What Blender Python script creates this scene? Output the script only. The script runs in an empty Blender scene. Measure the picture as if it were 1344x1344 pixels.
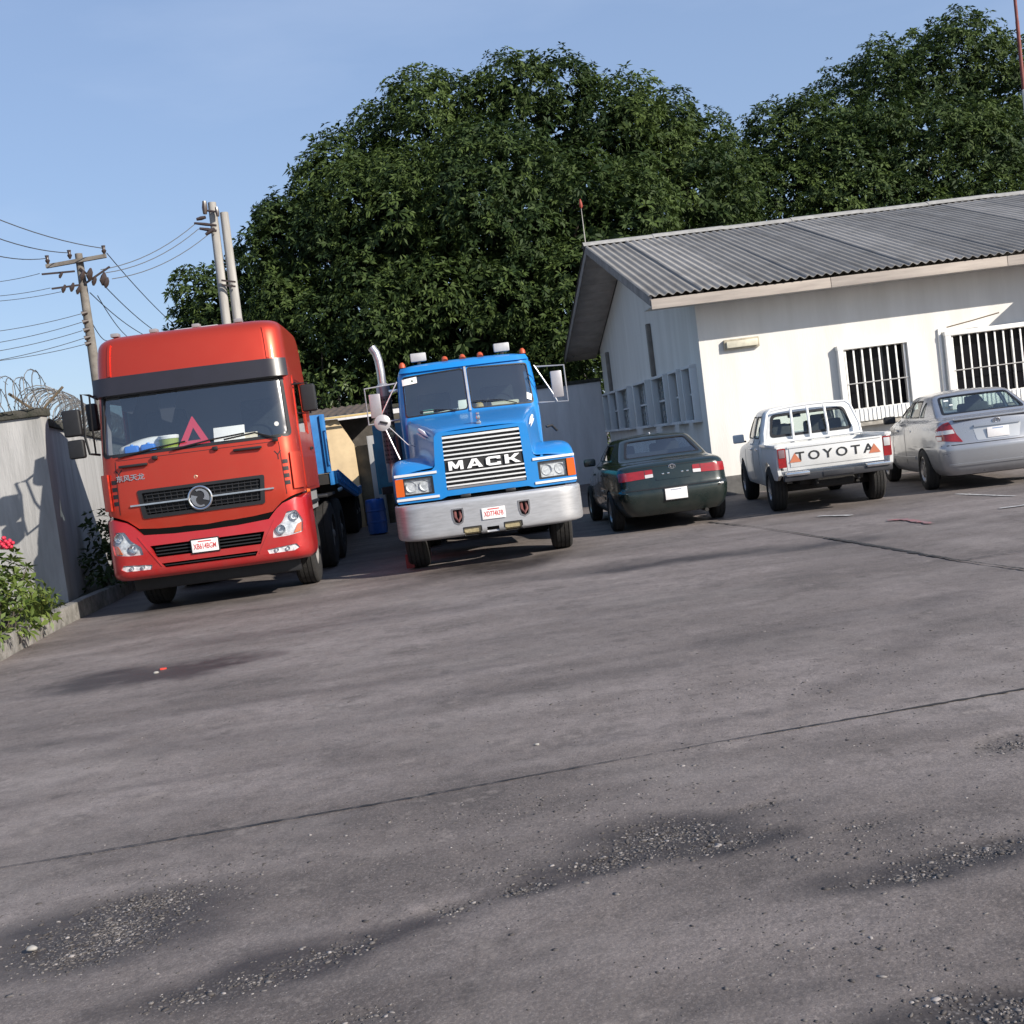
import bpy, bmesh, math, random
import numpy as np
from mathutils import Vector, Matrix
from mathutils.geometry import delaunay_2d_cdt
random.seed(7); rng = np.random.default_rng(7)
scene = bpy.context.scene
COL = scene.collection
PI = math.pi

# ------------------------------------------------------------------ camera
F, PITCH, ROLL, EYE = 1500.0, math.radians(3.52), math.radians(7.3), 1.6
fwd = np.array([0, math.cos(PITCH), -math.sin(PITCH)])
_r0 = np.array([1., 0, 0]); _u0 = np.array([0, math.sin(PITCH), math.cos(PITCH)])
rt = math.cos(ROLL)*_r0 - math.sin(ROLL)*_u0
up = math.sin(ROLL)*_r0 + math.cos(ROLL)*_u0
cam = bpy.data.cameras.new('camera'); cam.sensor_width = 36; cam.lens = 36*F/1344
cam.clip_start = 0.1; cam.clip_end = 3000
camo = bpy.data.objects.new('camera', cam); COL.objects.link(camo)
m = Matrix.Identity(4)
for i in range(3):
    m[i][0] = rt[i]; m[i][1] = up[i]; m[i][2] = -fwd[i]
m[2][3] = EYE
camo.matrix_world = m
scene.camera = camo
def at(x, y, Y):      # photo pixel -> point at depth Y
    d = fwd + (x-672)/F*rt - (y-672)/F*up
    d = d/d[1]
    return np.array([0, 0, EYE]) + d*Y
def gp(x, y, z=0.0):  # photo pixel -> point on a level plane
    d = fwd + (x-672)/F*rt - (y-672)/F*up
    return np.array([0, 0, EYE]) + d*((z-EYE)/d[2])

# ------------------------------------------------------------------ light
TO_SUN = Vector((1.30, -1.02, 0.87)).normalized()
ELEV = math.asin(TO_SUN.z); AZ = math.atan2(TO_SUN.x, TO_SUN.y)
w = bpy.data.worlds.new('World'); scene.world = w; w.use_nodes = True
nt = w.node_tree; nt.nodes.clear()
out = nt.nodes.new('ShaderNodeOutputWorld'); bg = nt.nodes.new('ShaderNodeBackground')
sky = nt.nodes.new('ShaderNodeTexSky'); sky.sky_type = 'NISHITA'; sky.sun_disc = False
sky.sun_elevation = ELEV; sky.sun_rotation = AZ; sky.air_density = 1.0; sky.dust_density = .7; sky.ozone_density = 2.0
tc = nt.nodes.new('ShaderNodeTexCoord'); mp = nt.nodes.new('ShaderNodeMapping'); mp.inputs['Scale'].default_value = (1.2, 1.2, 4.5)
mp.inputs['Rotation'].default_value = (0.1, 0.2, 0.4)
nz = nt.nodes.new('ShaderNodeTexNoise'); nz.inputs['Scale'].default_value = 1.7; nz.inputs['Detail'].default_value = 6; nz.inputs['Roughness'].default_value = .55
rp_ = nt.nodes.new('ShaderNodeValToRGB'); rp_.color_ramp.elements[0].position = .52; rp_.color_ramp.elements[1].position = .82
rp_.color_ramp.elements[0].color = (0, 0, 0, 1); rp_.color_ramp.elements[1].color = (.16, .16, .16, 1)
mx = nt.nodes.new('ShaderNodeMix'); mx.data_type = 'RGBA'; mx.inputs['B'].default_value = (5.6, 6.2, 7.4, 1)
nt.links.new(tc.outputs['Generated'], mp.inputs[0]); nt.links.new(mp.outputs[0], nz.inputs['Vector'])
nt.links.new(nz.outputs['Fac'], rp_.inputs[0]); nt.links.new(rp_.outputs[0], mx.inputs['Factor'])
hz = nt.nodes.new('ShaderNodeMix'); hz.data_type = 'RGBA'; hz.inputs['Factor'].default_value = .55; hz.inputs['B'].default_value = (2.15, 2.95, 4.75, 1)   # thin even haze
nt.links.new(sky.outputs[0], hz.inputs['A']); nt.links.new(hz.outputs['Result'], mx.inputs['A']); nt.links.new(mx.outputs['Result'], bg.inputs[0])
bg.inputs[1].default_value = 0.112
nt.links.new(bg.outputs[0], out.inputs[0])
sl = bpy.data.lights.new('sun', 'SUN'); sl.energy = 4.9; sl.angle = math.radians(.55); sl.color = (1, .93, .83)
so = bpy.data.objects.new('sun', sl); COL.objects.link(so); so.location = (20, -20, 30)
so.rotation_euler = TO_SUN.to_track_quat('Z', 'Y').to_euler()
scene.view_settings.view_transform = 'Standard'; scene.view_settings.look = 'None'
scene.view_settings.exposure = 0.5; scene.view_settings.gamma = 1.0
scene.render.engine = 'CYCLES'
scene.render.resolution_x = scene.render.resolution_y = 1024
scene.cycles.max_bounces = 6; scene.cycles.transparent_max_bounces = 12

# ------------------------------------------------------------------ materials
MATS = {}
def mat(name, col, rough=.6, metal=0., var=0., vscale=6., bump=0., bscale=40., coat=0., col2=None, spec=.5, emit=None, stretch=None, obj=True):
    if name in MATS: return MATS[name]
    M = bpy.data.materials.new(name); M.use_nodes = True
    n = M.node_tree.nodes; l = M.node_tree.links; b = n['Principled BSDF']
    b.inputs['Base Color'].default_value = (*col, 1); b.inputs['Roughness'].default_value = rough; b.inputs['Metallic'].default_value = metal
    b.inputs['Coat Weight'].default_value = coat; b.inputs['Coat Roughness'].default_value = .06; b.inputs['Specular IOR Level'].default_value = spec
    if var or bump or col2:
        t = n.new('ShaderNodeTexCoord'); mpn = n.new('ShaderNodeMapping')
        if stretch: mpn.inputs['Scale'].default_value = stretch
        l.new(t.outputs['Object'], mpn.inputs[0])
    if var or col2:
        no = n.new('ShaderNodeTexNoise'); no.inputs['Scale'].default_value = vscale; no.inputs['Detail'].default_value = 8; no.inputs['Roughness'].default_value = .62
        l.new(mpn.outputs[0], no.inputs['Vector'])
        r = n.new('ShaderNodeValToRGB'); r.color_ramp.elements[0].position = .35; r.color_ramp.elements[1].position = .68
        c2 = col2 if col2 else tuple(c*(1-var) for c in col)
        r.color_ramp.elements[0].color = (*c2, 1); r.color_ramp.elements[1].color = (*col, 1)
        l.new(no.outputs['Fac'], r.inputs[0]); l.new(r.outputs[0], b.inputs['Base Color'])
        mr = n.new('ShaderNodeMapRange'); mr.inputs['To Min'].default_value = min(1, rough+.12); mr.inputs['To Max'].default_value = max(0, rough-.06)
        l.new(no.outputs['Fac'], mr.inputs[0]); l.new(mr.outputs[0], b.inputs['Roughness'])
    if bump:
        nb = n.new('ShaderNodeTexNoise'); nb.inputs['Scale'].default_value = bscale; nb.inputs['Detail'].default_value = 5
        l.new(mpn.outputs[0], nb.inputs['Vector'])
        bp = n.new('ShaderNodeBump'); bp.inputs['Strength'].default_value = bump; bp.inputs['Distance'].default_value = .02
        l.new(nb.outputs['Fac'], bp.inputs['Height']); l.new(bp.outputs[0], b.inputs['Normal'])
    MATS[name] = M
    return M
def dusty(name, col, dust, rough=.3, metal=0., coat=.6, zlo=.2, zhi=1.1, amt=.8, base=.1):
    """paint with road dust that clings low down on the body (and in blotches)"""
    if name in MATS: return MATS[name]
    M = bpy.data.materials.new(name); M.use_nodes = True
    n = M.node_tree.nodes; l = M.node_tree.links; b = n['Principled BSDF']
    b.inputs['Metallic'].default_value = metal; b.inputs['Coat Roughness'].default_value = .07
    t = n.new('ShaderNodeTexCoord'); sx = n.new('ShaderNodeSeparateXYZ'); l.new(t.outputs['Object'], sx.inputs[0])
    no = n.new('ShaderNodeTexNoise'); no.inputs['Scale'].default_value = 3.5; no.inputs['Detail'].default_value = 9; no.inputs['Roughness'].default_value = .68
    l.new(t.outputs['Object'], no.inputs['Vector'])
    mr = n.new('ShaderNodeMapRange'); mr.inputs['From Min'].default_value = zhi; mr.inputs['From Max'].default_value = zlo
    mr.inputs['To Min'].default_value = base; mr.inputs['To Max'].default_value = amt
    l.new(sx.outputs['Z'], mr.inputs[0])
    r = n.new('ShaderNodeMapRange'); r.inputs['From Min'].default_value = .32; r.inputs['From Max'].default_value = .68
    l.new(no.outputs['Fac'], r.inputs[0])
    mu = n.new('ShaderNodeMath'); mu.operation = 'MULTIPLY'; l.new(mr.outputs[0], mu.inputs[0]); l.new(r.outputs[0], mu.inputs[1])
    mxn = n.new('ShaderNodeMix'); mxn.data_type = 'RGBA'; mxn.inputs['A'].default_value = (*col, 1); mxn.inputs['B'].default_value = (*dust, 1)
    l.new(mu.outputs[0], mxn.inputs['Factor']); l.new(mxn.outputs['Result'], b.inputs['Base Color'])
    m2 = n.new('ShaderNodeMapRange'); m2.inputs['To Min'].default_value = rough; m2.inputs['To Max'].default_value = .85
    l.new(mu.outputs[0], m2.inputs[0]); l.new(m2.outputs[0], b.inputs['Roughness'])
    m3 = n.new('ShaderNodeMapRange'); m3.inputs['To Min'].default_value = coat; m3.inputs['To Max'].default_value = 0
    l.new(mu.outputs[0], m3.inputs[0]); l.new(m3.outputs[0], b.inputs['Coat Weight'])
    MATS[name] = M; return M
def glass(name, tint=(.88, .95, .93), refl=.06, rough=.02):
    if name in MATS: return MATS[name]
    M = bpy.data.materials.new(name); M.use_nodes = True
    n = M.node_tree.nodes; l = M.node_tree.links; n.clear()
    o = n.new('ShaderNodeOutputMaterial'); ms = n.new('ShaderNodeMixShader'); tr = n.new('ShaderNodeBsdfTransparent'); g = n.new('ShaderNodeBsdfGlossy')
    tr.inputs[0].default_value = (*tint, 1); g.inputs['Roughness'].default_value = rough
    lw0 = n.new('ShaderNodeLayerWeight'); lw0.inputs['Blend'].default_value = .5   # same reflectance from either side of the pane
    lw = n.new('ShaderNodeMath'); lw.operation = 'POWER'; lw.inputs[1].default_value = 4.; l.new(lw0.outputs['Facing'], lw.inputs[0])
    ad = n.new('ShaderNodeMath'); ad.operation = 'MULTIPLY_ADD'; ad.inputs[1].default_value = .85; ad.inputs[2].default_value = refl+.04; ad.use_clamp = True
    l.new(lw.outputs[0], ad.inputs[0]); l.new(ad.outputs[0], ms.inputs[0]); l.new(tr.outputs[0], ms.inputs[1]); l.new(g.outputs[0], ms.inputs[2])
    l.new(ms.outputs[0], o.inputs[0]); MATS[name] = M; return M
def leafmat(name, dark, light, trans=.25, rough=.45):
    if name in MATS: return MATS[name]
    M = bpy.data.materials.new(name); M.use_nodes = True
    n = M.node_tree.nodes; l = M.node_tree.links; b = n['Principled BSDF']; b.inputs['Roughness'].default_value = rough; b.inputs['Specular IOR Level'].default_value = .28
    a = n.new('ShaderNodeAttribute'); a.attribute_name = 'tone'
    r = n.new('ShaderNodeValToRGB'); r.color_ramp.elements[0].color = (*dark, 1); r.color_ramp.elements[1].color = (*light, 1)
    l.new(a.outputs['Fac'], r.inputs[0]); l.new(r.outputs[0], b.inputs['Base Color'])
    tr = n.new('ShaderNodeBsdfTranslucent'); l.new(r.outputs[0], tr.inputs[0])
    ms = n.new('ShaderNodeMixShader'); ms.inputs[0].default_value = trans
    l.new(b.outputs[0], ms.inputs[1]); l.new(tr.outputs[0], ms.inputs[2]); l.new(ms.outputs[0], n['Material Output'].inputs[0])
    MATS[name] = M; return M

BLACK = mat('black_plastic', (.012, .012, .014), .5, var=.4, vscale=9)
RUBBER = mat('rubber', (.011, .011, .012), .85, var=.4, vscale=18, col2=(.024, .022, .02), bump=.3, bscale=60)
DARK = mat('dark_interior', (.02, .021, .023), .8)
SEAT = mat('seat_fabric', (.05, .052, .055), .9, var=.3, vscale=30)
CHROME = mat('chrome', (.75, .75, .76), .12, 1., var=.15, vscale=12)
STEEL = mat('brushed_steel', (.52, .52, .53), .38, .6, var=.25, vscale=5, stretch=(1, 1, 6))
CHASSIS = mat('chassis_black', (.012, .012, .013), .75, var=.4, vscale=8, col2=(.025, .021, .018))
LENS = mat('lamp_reflector', (.80, .81, .82), .35, .0, var=.6, vscale=20, col2=(.35, .36, .38))
AMBER = mat('amber_lens', (.58, .10, .008), .2, 0, coat=.6)
REDLENS = mat('red_lens', (.30, .010, .012), .2, 0, coat=.6, var=.3, vscale=25)
WHITELENS = mat('clear_lens', (.6, .58, .56), .2, .2, coat=.5)
PLATE = mat('plate_white', (.78, .76, .75), .45, var=.08, vscale=30)
PLATERED = mat('plate_red_print', (.5, .06, .06), .6)
PLATEBLUE = mat('plate_blue_print', (.22, .32, .5), .6)
PLATEGREY = mat('plate_grey_print', (.3, .32, .38), .6)
GLASS = glass('vehicle_glass'); GLASSD = glass('tinted_glass', (.3, .36, .36), .12)
WHITEPAPER = mat('white_paper', (.78, .78, .74), .8)

# ------------------------------------------------------------------ object helpers
def tag(o, label=None, cat=None, group=None, kind=None):
    if label: o['label'] = label
    if cat: o['category'] = cat
    if group: o['group'] = group
    if kind: o['kind'] = kind
    return o
def empty(name, loc, rz=0., label=None, cat=None, group=None, kind=None):
    o = bpy.data.objects.new(name, None); COL.objects.link(o); o.location = tuple(float(c) for c in loc); o.rotation_euler = (0, 0, rz)
    o.empty_display_size = .1
    return tag(o, label, cat, group, kind)
def finish(me, smooth):
    if smooth is not None and len(me.polygons):
        me.polygons.foreach_set('use_smooth', [True]*len(me.polygons))
        me.set_sharp_from_angle(angle=math.radians(smooth))
    me.update()
def obj(name, verts, faces, mt, parent=None, smooth=30, **kw):
    me = bpy.data.meshes.new(name); me.from_pydata([tuple(map(float, v)) for v in verts], [], faces)
    if mt: me.materials.append(mt)
    finish(me, smooth)
    o = bpy.data.objects.new(name, me); COL.objects.link(o)
    if parent: o.parent = parent
    return tag(o, **kw) if kw else o
def link(name, me, parent=None, loc=(0, 0, 0), rot=(0, 0, 0), **kw):
    o = bpy.data.objects.new(name, me); COL.objects.link(o); o.location = loc; o.rotation_euler = rot
    if parent: o.parent = parent
    return tag(o, **kw) if kw else o
def bmobj(name, bm, mt, parent=None, smooth=30, **kw):
    me = bpy.data.meshes.new(name); bmesh.ops.recalc_face_normals(bm, faces=bm.faces); bm.to_mesh(me); bm.free(); me.materials.append(mt); finish(me, smooth)
    return link(name, me, parent, **kw)
def rbox(name, c, s, mt, parent=None, bev=.01, seg=2, rot=None, **kw):
    bm = bmesh.new(); bmesh.ops.create_cube(bm, size=1)
    for v in bm.verts: v.co = Vector((v.co.x*s[0], v.co.y*s[1], v.co.z*s[2]))
    if bev > 0: bmesh.ops.bevel(bm, geom=bm.edges[:], offset=min(bev, min(s)*.45), segments=seg, profile=.6, affect='EDGES')
    if rot is not None: bmesh.ops.rotate(bm, verts=bm.verts, cent=(0, 0, 0), matrix=Matrix.Rotation(rot[1], 3, rot[0]) if isinstance(rot, tuple) else rot)
    bmesh.ops.translate(bm, verts=bm.verts, vec=Vector(tuple(float(q) for q in c)))
    return bmobj(name, bm, mt, parent, **kw)
def tubegeo(pts, r, n=8, cap=True):
    pts = [Vector(tuple(map(float, p))) for p in pts]; rs = r if isinstance(r, (list, tuple)) else [r]*len(pts)
    V = []; Fc = []; prev = None
    for i, p in enumerate(pts):
        d = (pts[min(i+1, len(pts)-1)] - pts[max(i-1, 0)]).normalized()
        if prev is None:
            a = d.orthogonal().normalized()
        else:
            a = (prev - d*prev.dot(d)).normalized()
        prev = a; b = d.cross(a)
        for k in range(n):
            th = 2*PI*k/n; V.append(p + (a*math.cos(th) + b*math.sin(th))*rs[i])
    for i in range(len(pts)-1):
        for k in range(n):
            Fc.append((i*n+k, i*n+(k+1) % n, (i+1)*n+(k+1) % n, (i+1)*n+k))
    if cap:
        Fc.append(tuple(range(n-1, -1, -1))); Fc.append(tuple(range((len(pts)-1)*n, len(pts)*n)))
    return V, Fc
def tube(name, pts, r, mt, parent=None, n=8, smooth=40, **kw):
    V, Fc = tubegeo(pts, r, n); return obj(name, V, Fc, mt, parent, smooth, **kw)
def multitube(name, list_of, mt, parent=None, n=6, smooth=40, **kw):
    V = []; Fc = []
    for pts, r in list_of:
        v, f = tubegeo(pts, r, n); b = len(V); V += v; Fc += [tuple(i+b for i in q) for q in f]
    return obj(name, V, Fc, mt, parent, smooth, **kw)
def lathe_mesh(name, prof, mt, axis='X', n=28, smooth=35):
    V = []; Fc = []
    for (a, r) in prof:
        for k in range(n):
            th = 2*PI*k/n; c, s = math.cos(th)*r, math.sin(th)*r
            V.append({'X': (a, c, s), 'Y': (c, a, s), 'Z': (c, s, a)}[axis])
    for i in range(len(prof)-1):
        for k in range(n):
            Fc.append((i*n+k, i*n+(k+1) % n, (i+1)*n+(k+1) % n, (i+1)*n+k))
    me = bpy.data.meshes.new(name); me.from_pydata(V, [], Fc); me.materials.append(mt)
    bm = bmesh.new(); bm.from_mesh(me); bmesh.ops.remove_doubles(bm, verts=bm.verts, dist=1e-5); bmesh.ops.recalc_face_normals(bm, faces=bm.faces); bm.to_mesh(me); bm.free()
    finish(me, smooth); return me
def prism(name, poly, axis, a, b, mt, parent=None, bev=0., smooth=30, **kw):
    """extrude a 2-D polygon; axis 'y' -> poly is (x,z); 'x' -> (y,z); 'z' -> (x,y)"""
    f = {'y': lambda u, v, t: (u, t, v), 'x': lambda u, v, t: (t, u, v), 'z': lambda u, v, t: (u, v, t)}[axis]
    bm = bmesh.new(); n = len(poly)
    A = [bm.verts.new(f(u, v, a)) for u, v in poly]; B = [bm.verts.new(f(u, v, b)) for u, v in poly]
    bm.faces.new(A); bm.faces.new(B[::-1])
    for i in range(n): bm.faces.new((A[i], A[(i+1) % n], B[(i+1) % n], B[i]))
    if bev: bmesh.ops.bevel(bm, geom=bm.edges[:], offset=bev, segments=2, profile=.6, affect='EDGES')
    return bmobj(name, bm, mt, parent, smooth, **kw)
def text(name, s, size, mt, parent, M, extrude=.004, offset=0., sx=1., spacing=1.):
    cu = bpy.data.curves.new(name, 'FONT'); cu.body = s; cu.size = size; cu.extrude = extrude; cu.offset = offset; cu.space_character = spacing
    cu.align_x = 'CENTER'; cu.align_y = 'CENTER'; cu.resolution_u = 3
    t = bpy.data.objects.new(name+'_tmp', cu); COL.objects.link(t)
    bpy.context.view_layer.update()
    me = bpy.data.meshes.new_from_object(t.evaluated_get(bpy.context.evaluated_depsgraph_get()))
    bpy.data.objects.remove(t); bpy.data.curves.remove(cu)
    me.transform(Matrix.Diagonal((sx, 1, 1, 1))); me.transform(M)
    me.materials.clear(); me.materials.append(mt); me.name = name
    return link(name, me, parent)
def FACE(x, y, z, tilt=0.):   # text / badge facing -y
    return Matrix.Translation((x, y, z)) @ Matrix.Rotation(PI/2 - tilt, 4, 'X')
# ---- 2-D polygons
def rpoly(P, r, n=4):
    out = []; N = len(P)
    for i in range(N):
        p = Vector(P[i]); a = Vector(P[i-1]) - p; b = Vector(P[(i+1) % N]) - p
        rr = r[i] if isinstance(r, (list, tuple)) else r
        if rr <= 0: out.append(tuple(p)); continue
        d = min(rr, a.length*.45, b.length*.45); A = p + a.normalized()*d; B = p + b.normalized()*d
        for k in range(n+1):
            t = k/n; out.append(tuple(A*(1-t)**2 + p*2*t*(1-t) + B*t*t))
    return out
def dens(P, step):
    out = []
    for i in range(len(P)):
        a = np.array(P[i], float); b = np.array(P[(i+1) % len(P)], float)
        k = max(1, int(np.ceil(np.linalg.norm(b-a)/step)))
        for j in range(k): out.append(tuple(a + (b-a)*j/k))
    return out
def inside(P, X):
    P = np.array(P); x, y = X[:, 0], X[:, 1]; c = np.zeros(len(X), bool)
    for i in range(len(P)):
        x1, y1 = P[i-1]; x2, y2 = P[i]
        if y1 == y2: continue
        k = (y1 > y) != (y2 > y)
        c ^= k & (x < (x2-x1)*(y-y1)/(y2-y1) + x1)
    return c
def circ(cx, cz, r, n=20, a0=0, rz=None):
    return [(cx + r*math.cos(2*PI*i/n+a0), cz + (rz or r)*math.sin(2*PI*i/n+a0)) for i in range(n)]
def sheet(name, P, outer, mt, parent, holes=(), step=.12, off=0., thick=.01, sgn=1, smooth=32, su=1., sv=1., grid=None, densify=True, back=False, **kw):
    """curved sheet: polygon (with holes) in the (u,v) domain of the surface P, with real edges of depth `thick`"""
    S = np.array([su, sv])
    loops = [outer] + list(holes)
    pts = []; edges = []
    for L in loops:
        L = dens([tuple(np.array(p)*S) for p in L], step) if densify else [tuple(np.array(p)*S) for p in L]
        b = len(pts); pts += L; edges += [(b+i, b+(i+1) % len(L)) for i in range(len(L))]
    O = np.array(outer)*S
    if grid is None:
        lo, hi = O.min(0), O.max(0)
        gx, gy = np.meshgrid(np.arange(lo[0]+step*.5, hi[0], step), np.arange(lo[1]+step*.5, hi[1], step)); G = np.c_[gx.ravel(), gy.ravel()]
    else: G = np.array(grid, float).reshape(-1, 2)*S
    if len(G):
        k = inside(O, G)
        for h in holes: k &= ~inside(np.array(h)*S, G)
        G = G[k]
    allp = [Vector(p) for p in pts] + [Vector((float(a), float(b))) for a, b in G]
    vo, eo, fo, _, _, _ = delaunay_2d_cdt(allp, edges, [], 0, 1e-5)
    vv = np.array([(v.x, v.y) for v in vo]); fo = [tuple(f) for f in fo]
    cen = np.array([vv[list(f)].mean(0) for f in fo]); k = inside(O, cen)
    for h in holes: k &= ~inside(np.array(h)*S, cen)
    fo = [f for f, kk in zip(fo, k) if kk]
    used = sorted({i for f in fo for i in f}); mp_ = {a: b for b, a in enumerate(used)}
    uv = vv[used]/S; fo = [tuple(mp_[i] for i in f) for f in fo]
    e = 1e-3
    p0 = P(uv[:, 0], uv[:, 1]); du = P(uv[:, 0]+e, uv[:, 1]) - P(uv[:, 0]-e, uv[:, 1]); dv = P(uv[:, 0], uv[:, 1]+e) - P(uv[:, 0], uv[:, 1]-e)
    nn = np.cross(du, dv); nn /= np.linalg.norm(nn, axis=1)[:, None] + 1e-12; nn *= sgn
    V = p0 + nn*off
    if sgn < 0: fo = [f[::-1] for f in fo]
    faces = list(fo)
    if thick > 0:
        cnt = {}
        for f in fo:
            for i in range(3):
                a, b = f[i], f[(i+1) % 3]; cnt[(a, b)] = 1
        bd = [(a, b) for (a, b) in cnt if (b, a) not in cnt]
        n0 = len(V); low = V - nn*thick
        if back:
            V = np.r_[V, low]; faces += [tuple(i+n0 for i in f[::-1]) for f in fo]
            faces += [(b, a, a+n0, b+n0) for a, b in bd]
        else:
            ids = sorted({i for q in bd for i in q}); m2 = {a: n0+i for i, a in enumerate(ids)}
            V = np.r_[V, low[ids]]; faces += [(b, a, m2[a], m2[b]) for a, b in bd]
    return obj(name, V, faces, mt, parent, smooth, **kw)
def pchip(t, y):
    y = np.array(y, float); t = np.array(t, float); h = np.diff(t); d = np.diff(y)/h; mslope = np.zeros(len(y))
    for i in range(1, len(y)-1):
        if d[i-1]*d[i] > 0:
            w1 = 2*h[i]+h[i-1]; w2 = h[i]+2*h[i-1]; mslope[i] = (w1+w2)/(w1/d[i-1]+w2/d[i])
    mslope[0], mslope[-1] = d[0], d[-1]
    def f(x):
        x = np.clip(np.asarray(x, float), t[0], t[-1]); i = np.clip(np.searchsorted(t, x, 'right')-1, 0, len(h)-1)
        s = (x-t[i])/h[i]; hh = h[i]
        return (2*s**3-3*s**2+1)*y[i] + (s**3-2*s**2+s)*hh*mslope[i] + (-2*s**3+3*s**2)*y[i+1] + (s**3-s**2)*hh*mslope[i+1]
    return f
class Stack:
    """body surface from rounded plan rings stacked upwards; near face is at small y"""
    K = ('z', 'w', 'wr', 'wf', 'yr', 'yf', 'rr', 'rf', 'br', 'bf', 'cr')
    def __init__(s, rows):
        s.n = len(rows); s.T = s.n-1; A = np.array(rows, float)
        s.f = {k: pchip(range(s.n), A[:, i]) for i, k in enumerate(s.K)}
        s.tt = np.linspace(0, s.T, 600); s.zz = s.f['z'](s.tt)
    def tz(s, z): return np.interp(z, s.zz, s.tt)
    def P(s, q, t):
        q = np.asarray(q, float); t = np.asarray(t, float); sg = np.where(q < 0, -1., 1.); a = np.clip(np.abs(q), 0, 5)
        p = {k: f(t) for k, f in s.f.items()}
        x1 = p['wr']-p['rr']; yc = p['yr']+p['br']*(x1/p['wr'])**2+p['rr']
        x2 = p['wf']-p['rf']; y2 = p['yf']-p['bf']*(x2/p['wf'])**2-p['rf']
        xa = a*x1; ya = p['yr']+p['br']*(xa/p['wr'])**2
        th = np.clip(a-1, 0, 1)*PI/2; xb = x1+p['rr']*np.sin(th); yb = yc-p['rr']*np.cos(th)
        k = np.clip(a-2, 0, 1); xc = p['wr']+(p['wf']-p['wr'])*k+4*k*(1-k)*(p['w']-(p['wr']+p['wf'])/2); yc_ = yc+(y2-yc)*k
        th = np.clip(a-3, 0, 1)*PI/2; xd = x2+p['rf']*np.cos(th); yd = y2+p['rf']*np.sin(th)
        k = np.clip(a-4, 0, 1); xe = x2*(1-k); ye = p['yf']-p['bf']*(xe/p['wf'])**2
        c = [a <= 1, a <= 2, a <= 3, a <= 4]
        x = np.select(c, [xa, xb, xc, xd], xe); y = np.select(c, [ya, yb, yc_, yd], ye)
        z = p['z'] + p['cr']*(1-(x/np.maximum(p['w'], .05))**2)
        return np.c_[x*sg, y, z]
    def qx(s, x, t):
        p = {k: f(t) for k, f in s.f.items()}; x1 = p['wr']-p['rr']; ax = np.abs(x)
        q = np.where(ax <= x1, ax/x1, 1+np.arcsin(np.clip((ax-x1)/p['rr'], 0, 1))/(PI/2))
        return q*np.where(np.asarray(x) < 0, -1, 1)
    def qxf(s, x, t):
        p = {k: f(t) for k, f in s.f.items()}; x2 = p['wf']-p['rf']; ax = np.abs(x)
        q = np.where(ax <= x2, 5-ax/x2, 3+np.arccos(np.clip((ax-x2)/p['rf'], 0, 1))/(PI/2))
        return q*np.where(np.asarray(x) < 0, -1, 1)
    def qy(s, y, t):
        p = {k: f(t) for k, f in s.f.items()}; x1 = p['wr']-p['rr']; yc = p['yr']+p['br']*(x1/p['wr'])**2+p['rr']
        x2 = p['wf']-p['rf']; y2 = p['yf']-p['bf']*(x2/p['wf'])**2-p['rf']; y = np.asarray(y, float)
        q = 2+(y-yc)/(y2-yc)
        q = np.where(y < yc, 1+np.arccos(np.clip((yc-y)/p['rr'], 0, 1))/(PI/2), q)
        q = np.where(y > y2, 3+np.arcsin(np.clip((y-y2)/p['rf'], 0, 1))/(PI/2), q)
        return q
    def near(s, x, z):
        t = s.tz(z); return s.P(s.qx(x, t), t)
    def far(s, x, z):
        t = s.tz(z); return s.P(s.qxf(x, t), t)
    def side(s, sg):
        def f(y, z):
            t = s.tz(z); return s.P(s.qy(y, t)*sg, t)
        return f
    # domain polygons
    def hn(s, poly, step=.04): return [(float(s.qx(x, s.tz(z))), float(s.tz(z))) for x, z in dens(poly, step)]
    def hf(s, poly, step=.04):   # far face: one hole for each half, they meet on the seam
        out = []
        for sg in (1, -1):
            L = []
            for x, z in dens(poly, step):
                x = max(x*sg, 0.); t = float(s.tz(z)); p = (sg*(float(s.qxf(x, t)) if x > 1e-6 else 5.03), t)
                if not L or abs(L[-1][0]-p[0])+abs(L[-1][1]-p[1]) > 1e-4: L.append(p)
            out.append(L)
        return out
    def hs(s, poly, sg, step=.04): return [(float(s.qy(y, s.tz(z)))*sg, float(s.tz(z))) for y, z in dens(poly, step)]
    def shell(s, name, mt, parent, holes=(), outer=None, qs=None, nt_=4, thick=.03, off=0., smooth=35, qmax=5., **kw):
        if qs is None:
            h = list(np.linspace(0, 1, 5)) + list(np.linspace(1, 2, 6))[1:] + list(np.linspace(2, 3, 13))[1:] + list(np.linspace(3, 4, 6))[1:] + list(np.linspace(4, 5, 5))[1:]
            h = [q for q in h if q <= qmax]
            qs = [-q for q in h[:0:-1]] + h
        ts = np.linspace(0, s.T, s.T*nt_+1)
        if outer is None:
            outer = [(q, 0) for q in qs] + [(qs[-1], t) for t in ts[1:-1]] + [(q, s.T) for q in qs[::-1]] + [(qs[0], t) for t in ts[-2:0:-1]]
        g = [(q, t) for q in qs[1:-1] for t in ts[1:-1]]
        return sheet(name, s.P, outer, mt, parent, holes=holes, step=.3, thick=thick, off=off, smooth=smooth, grid=g, densify=False, **kw)

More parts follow.
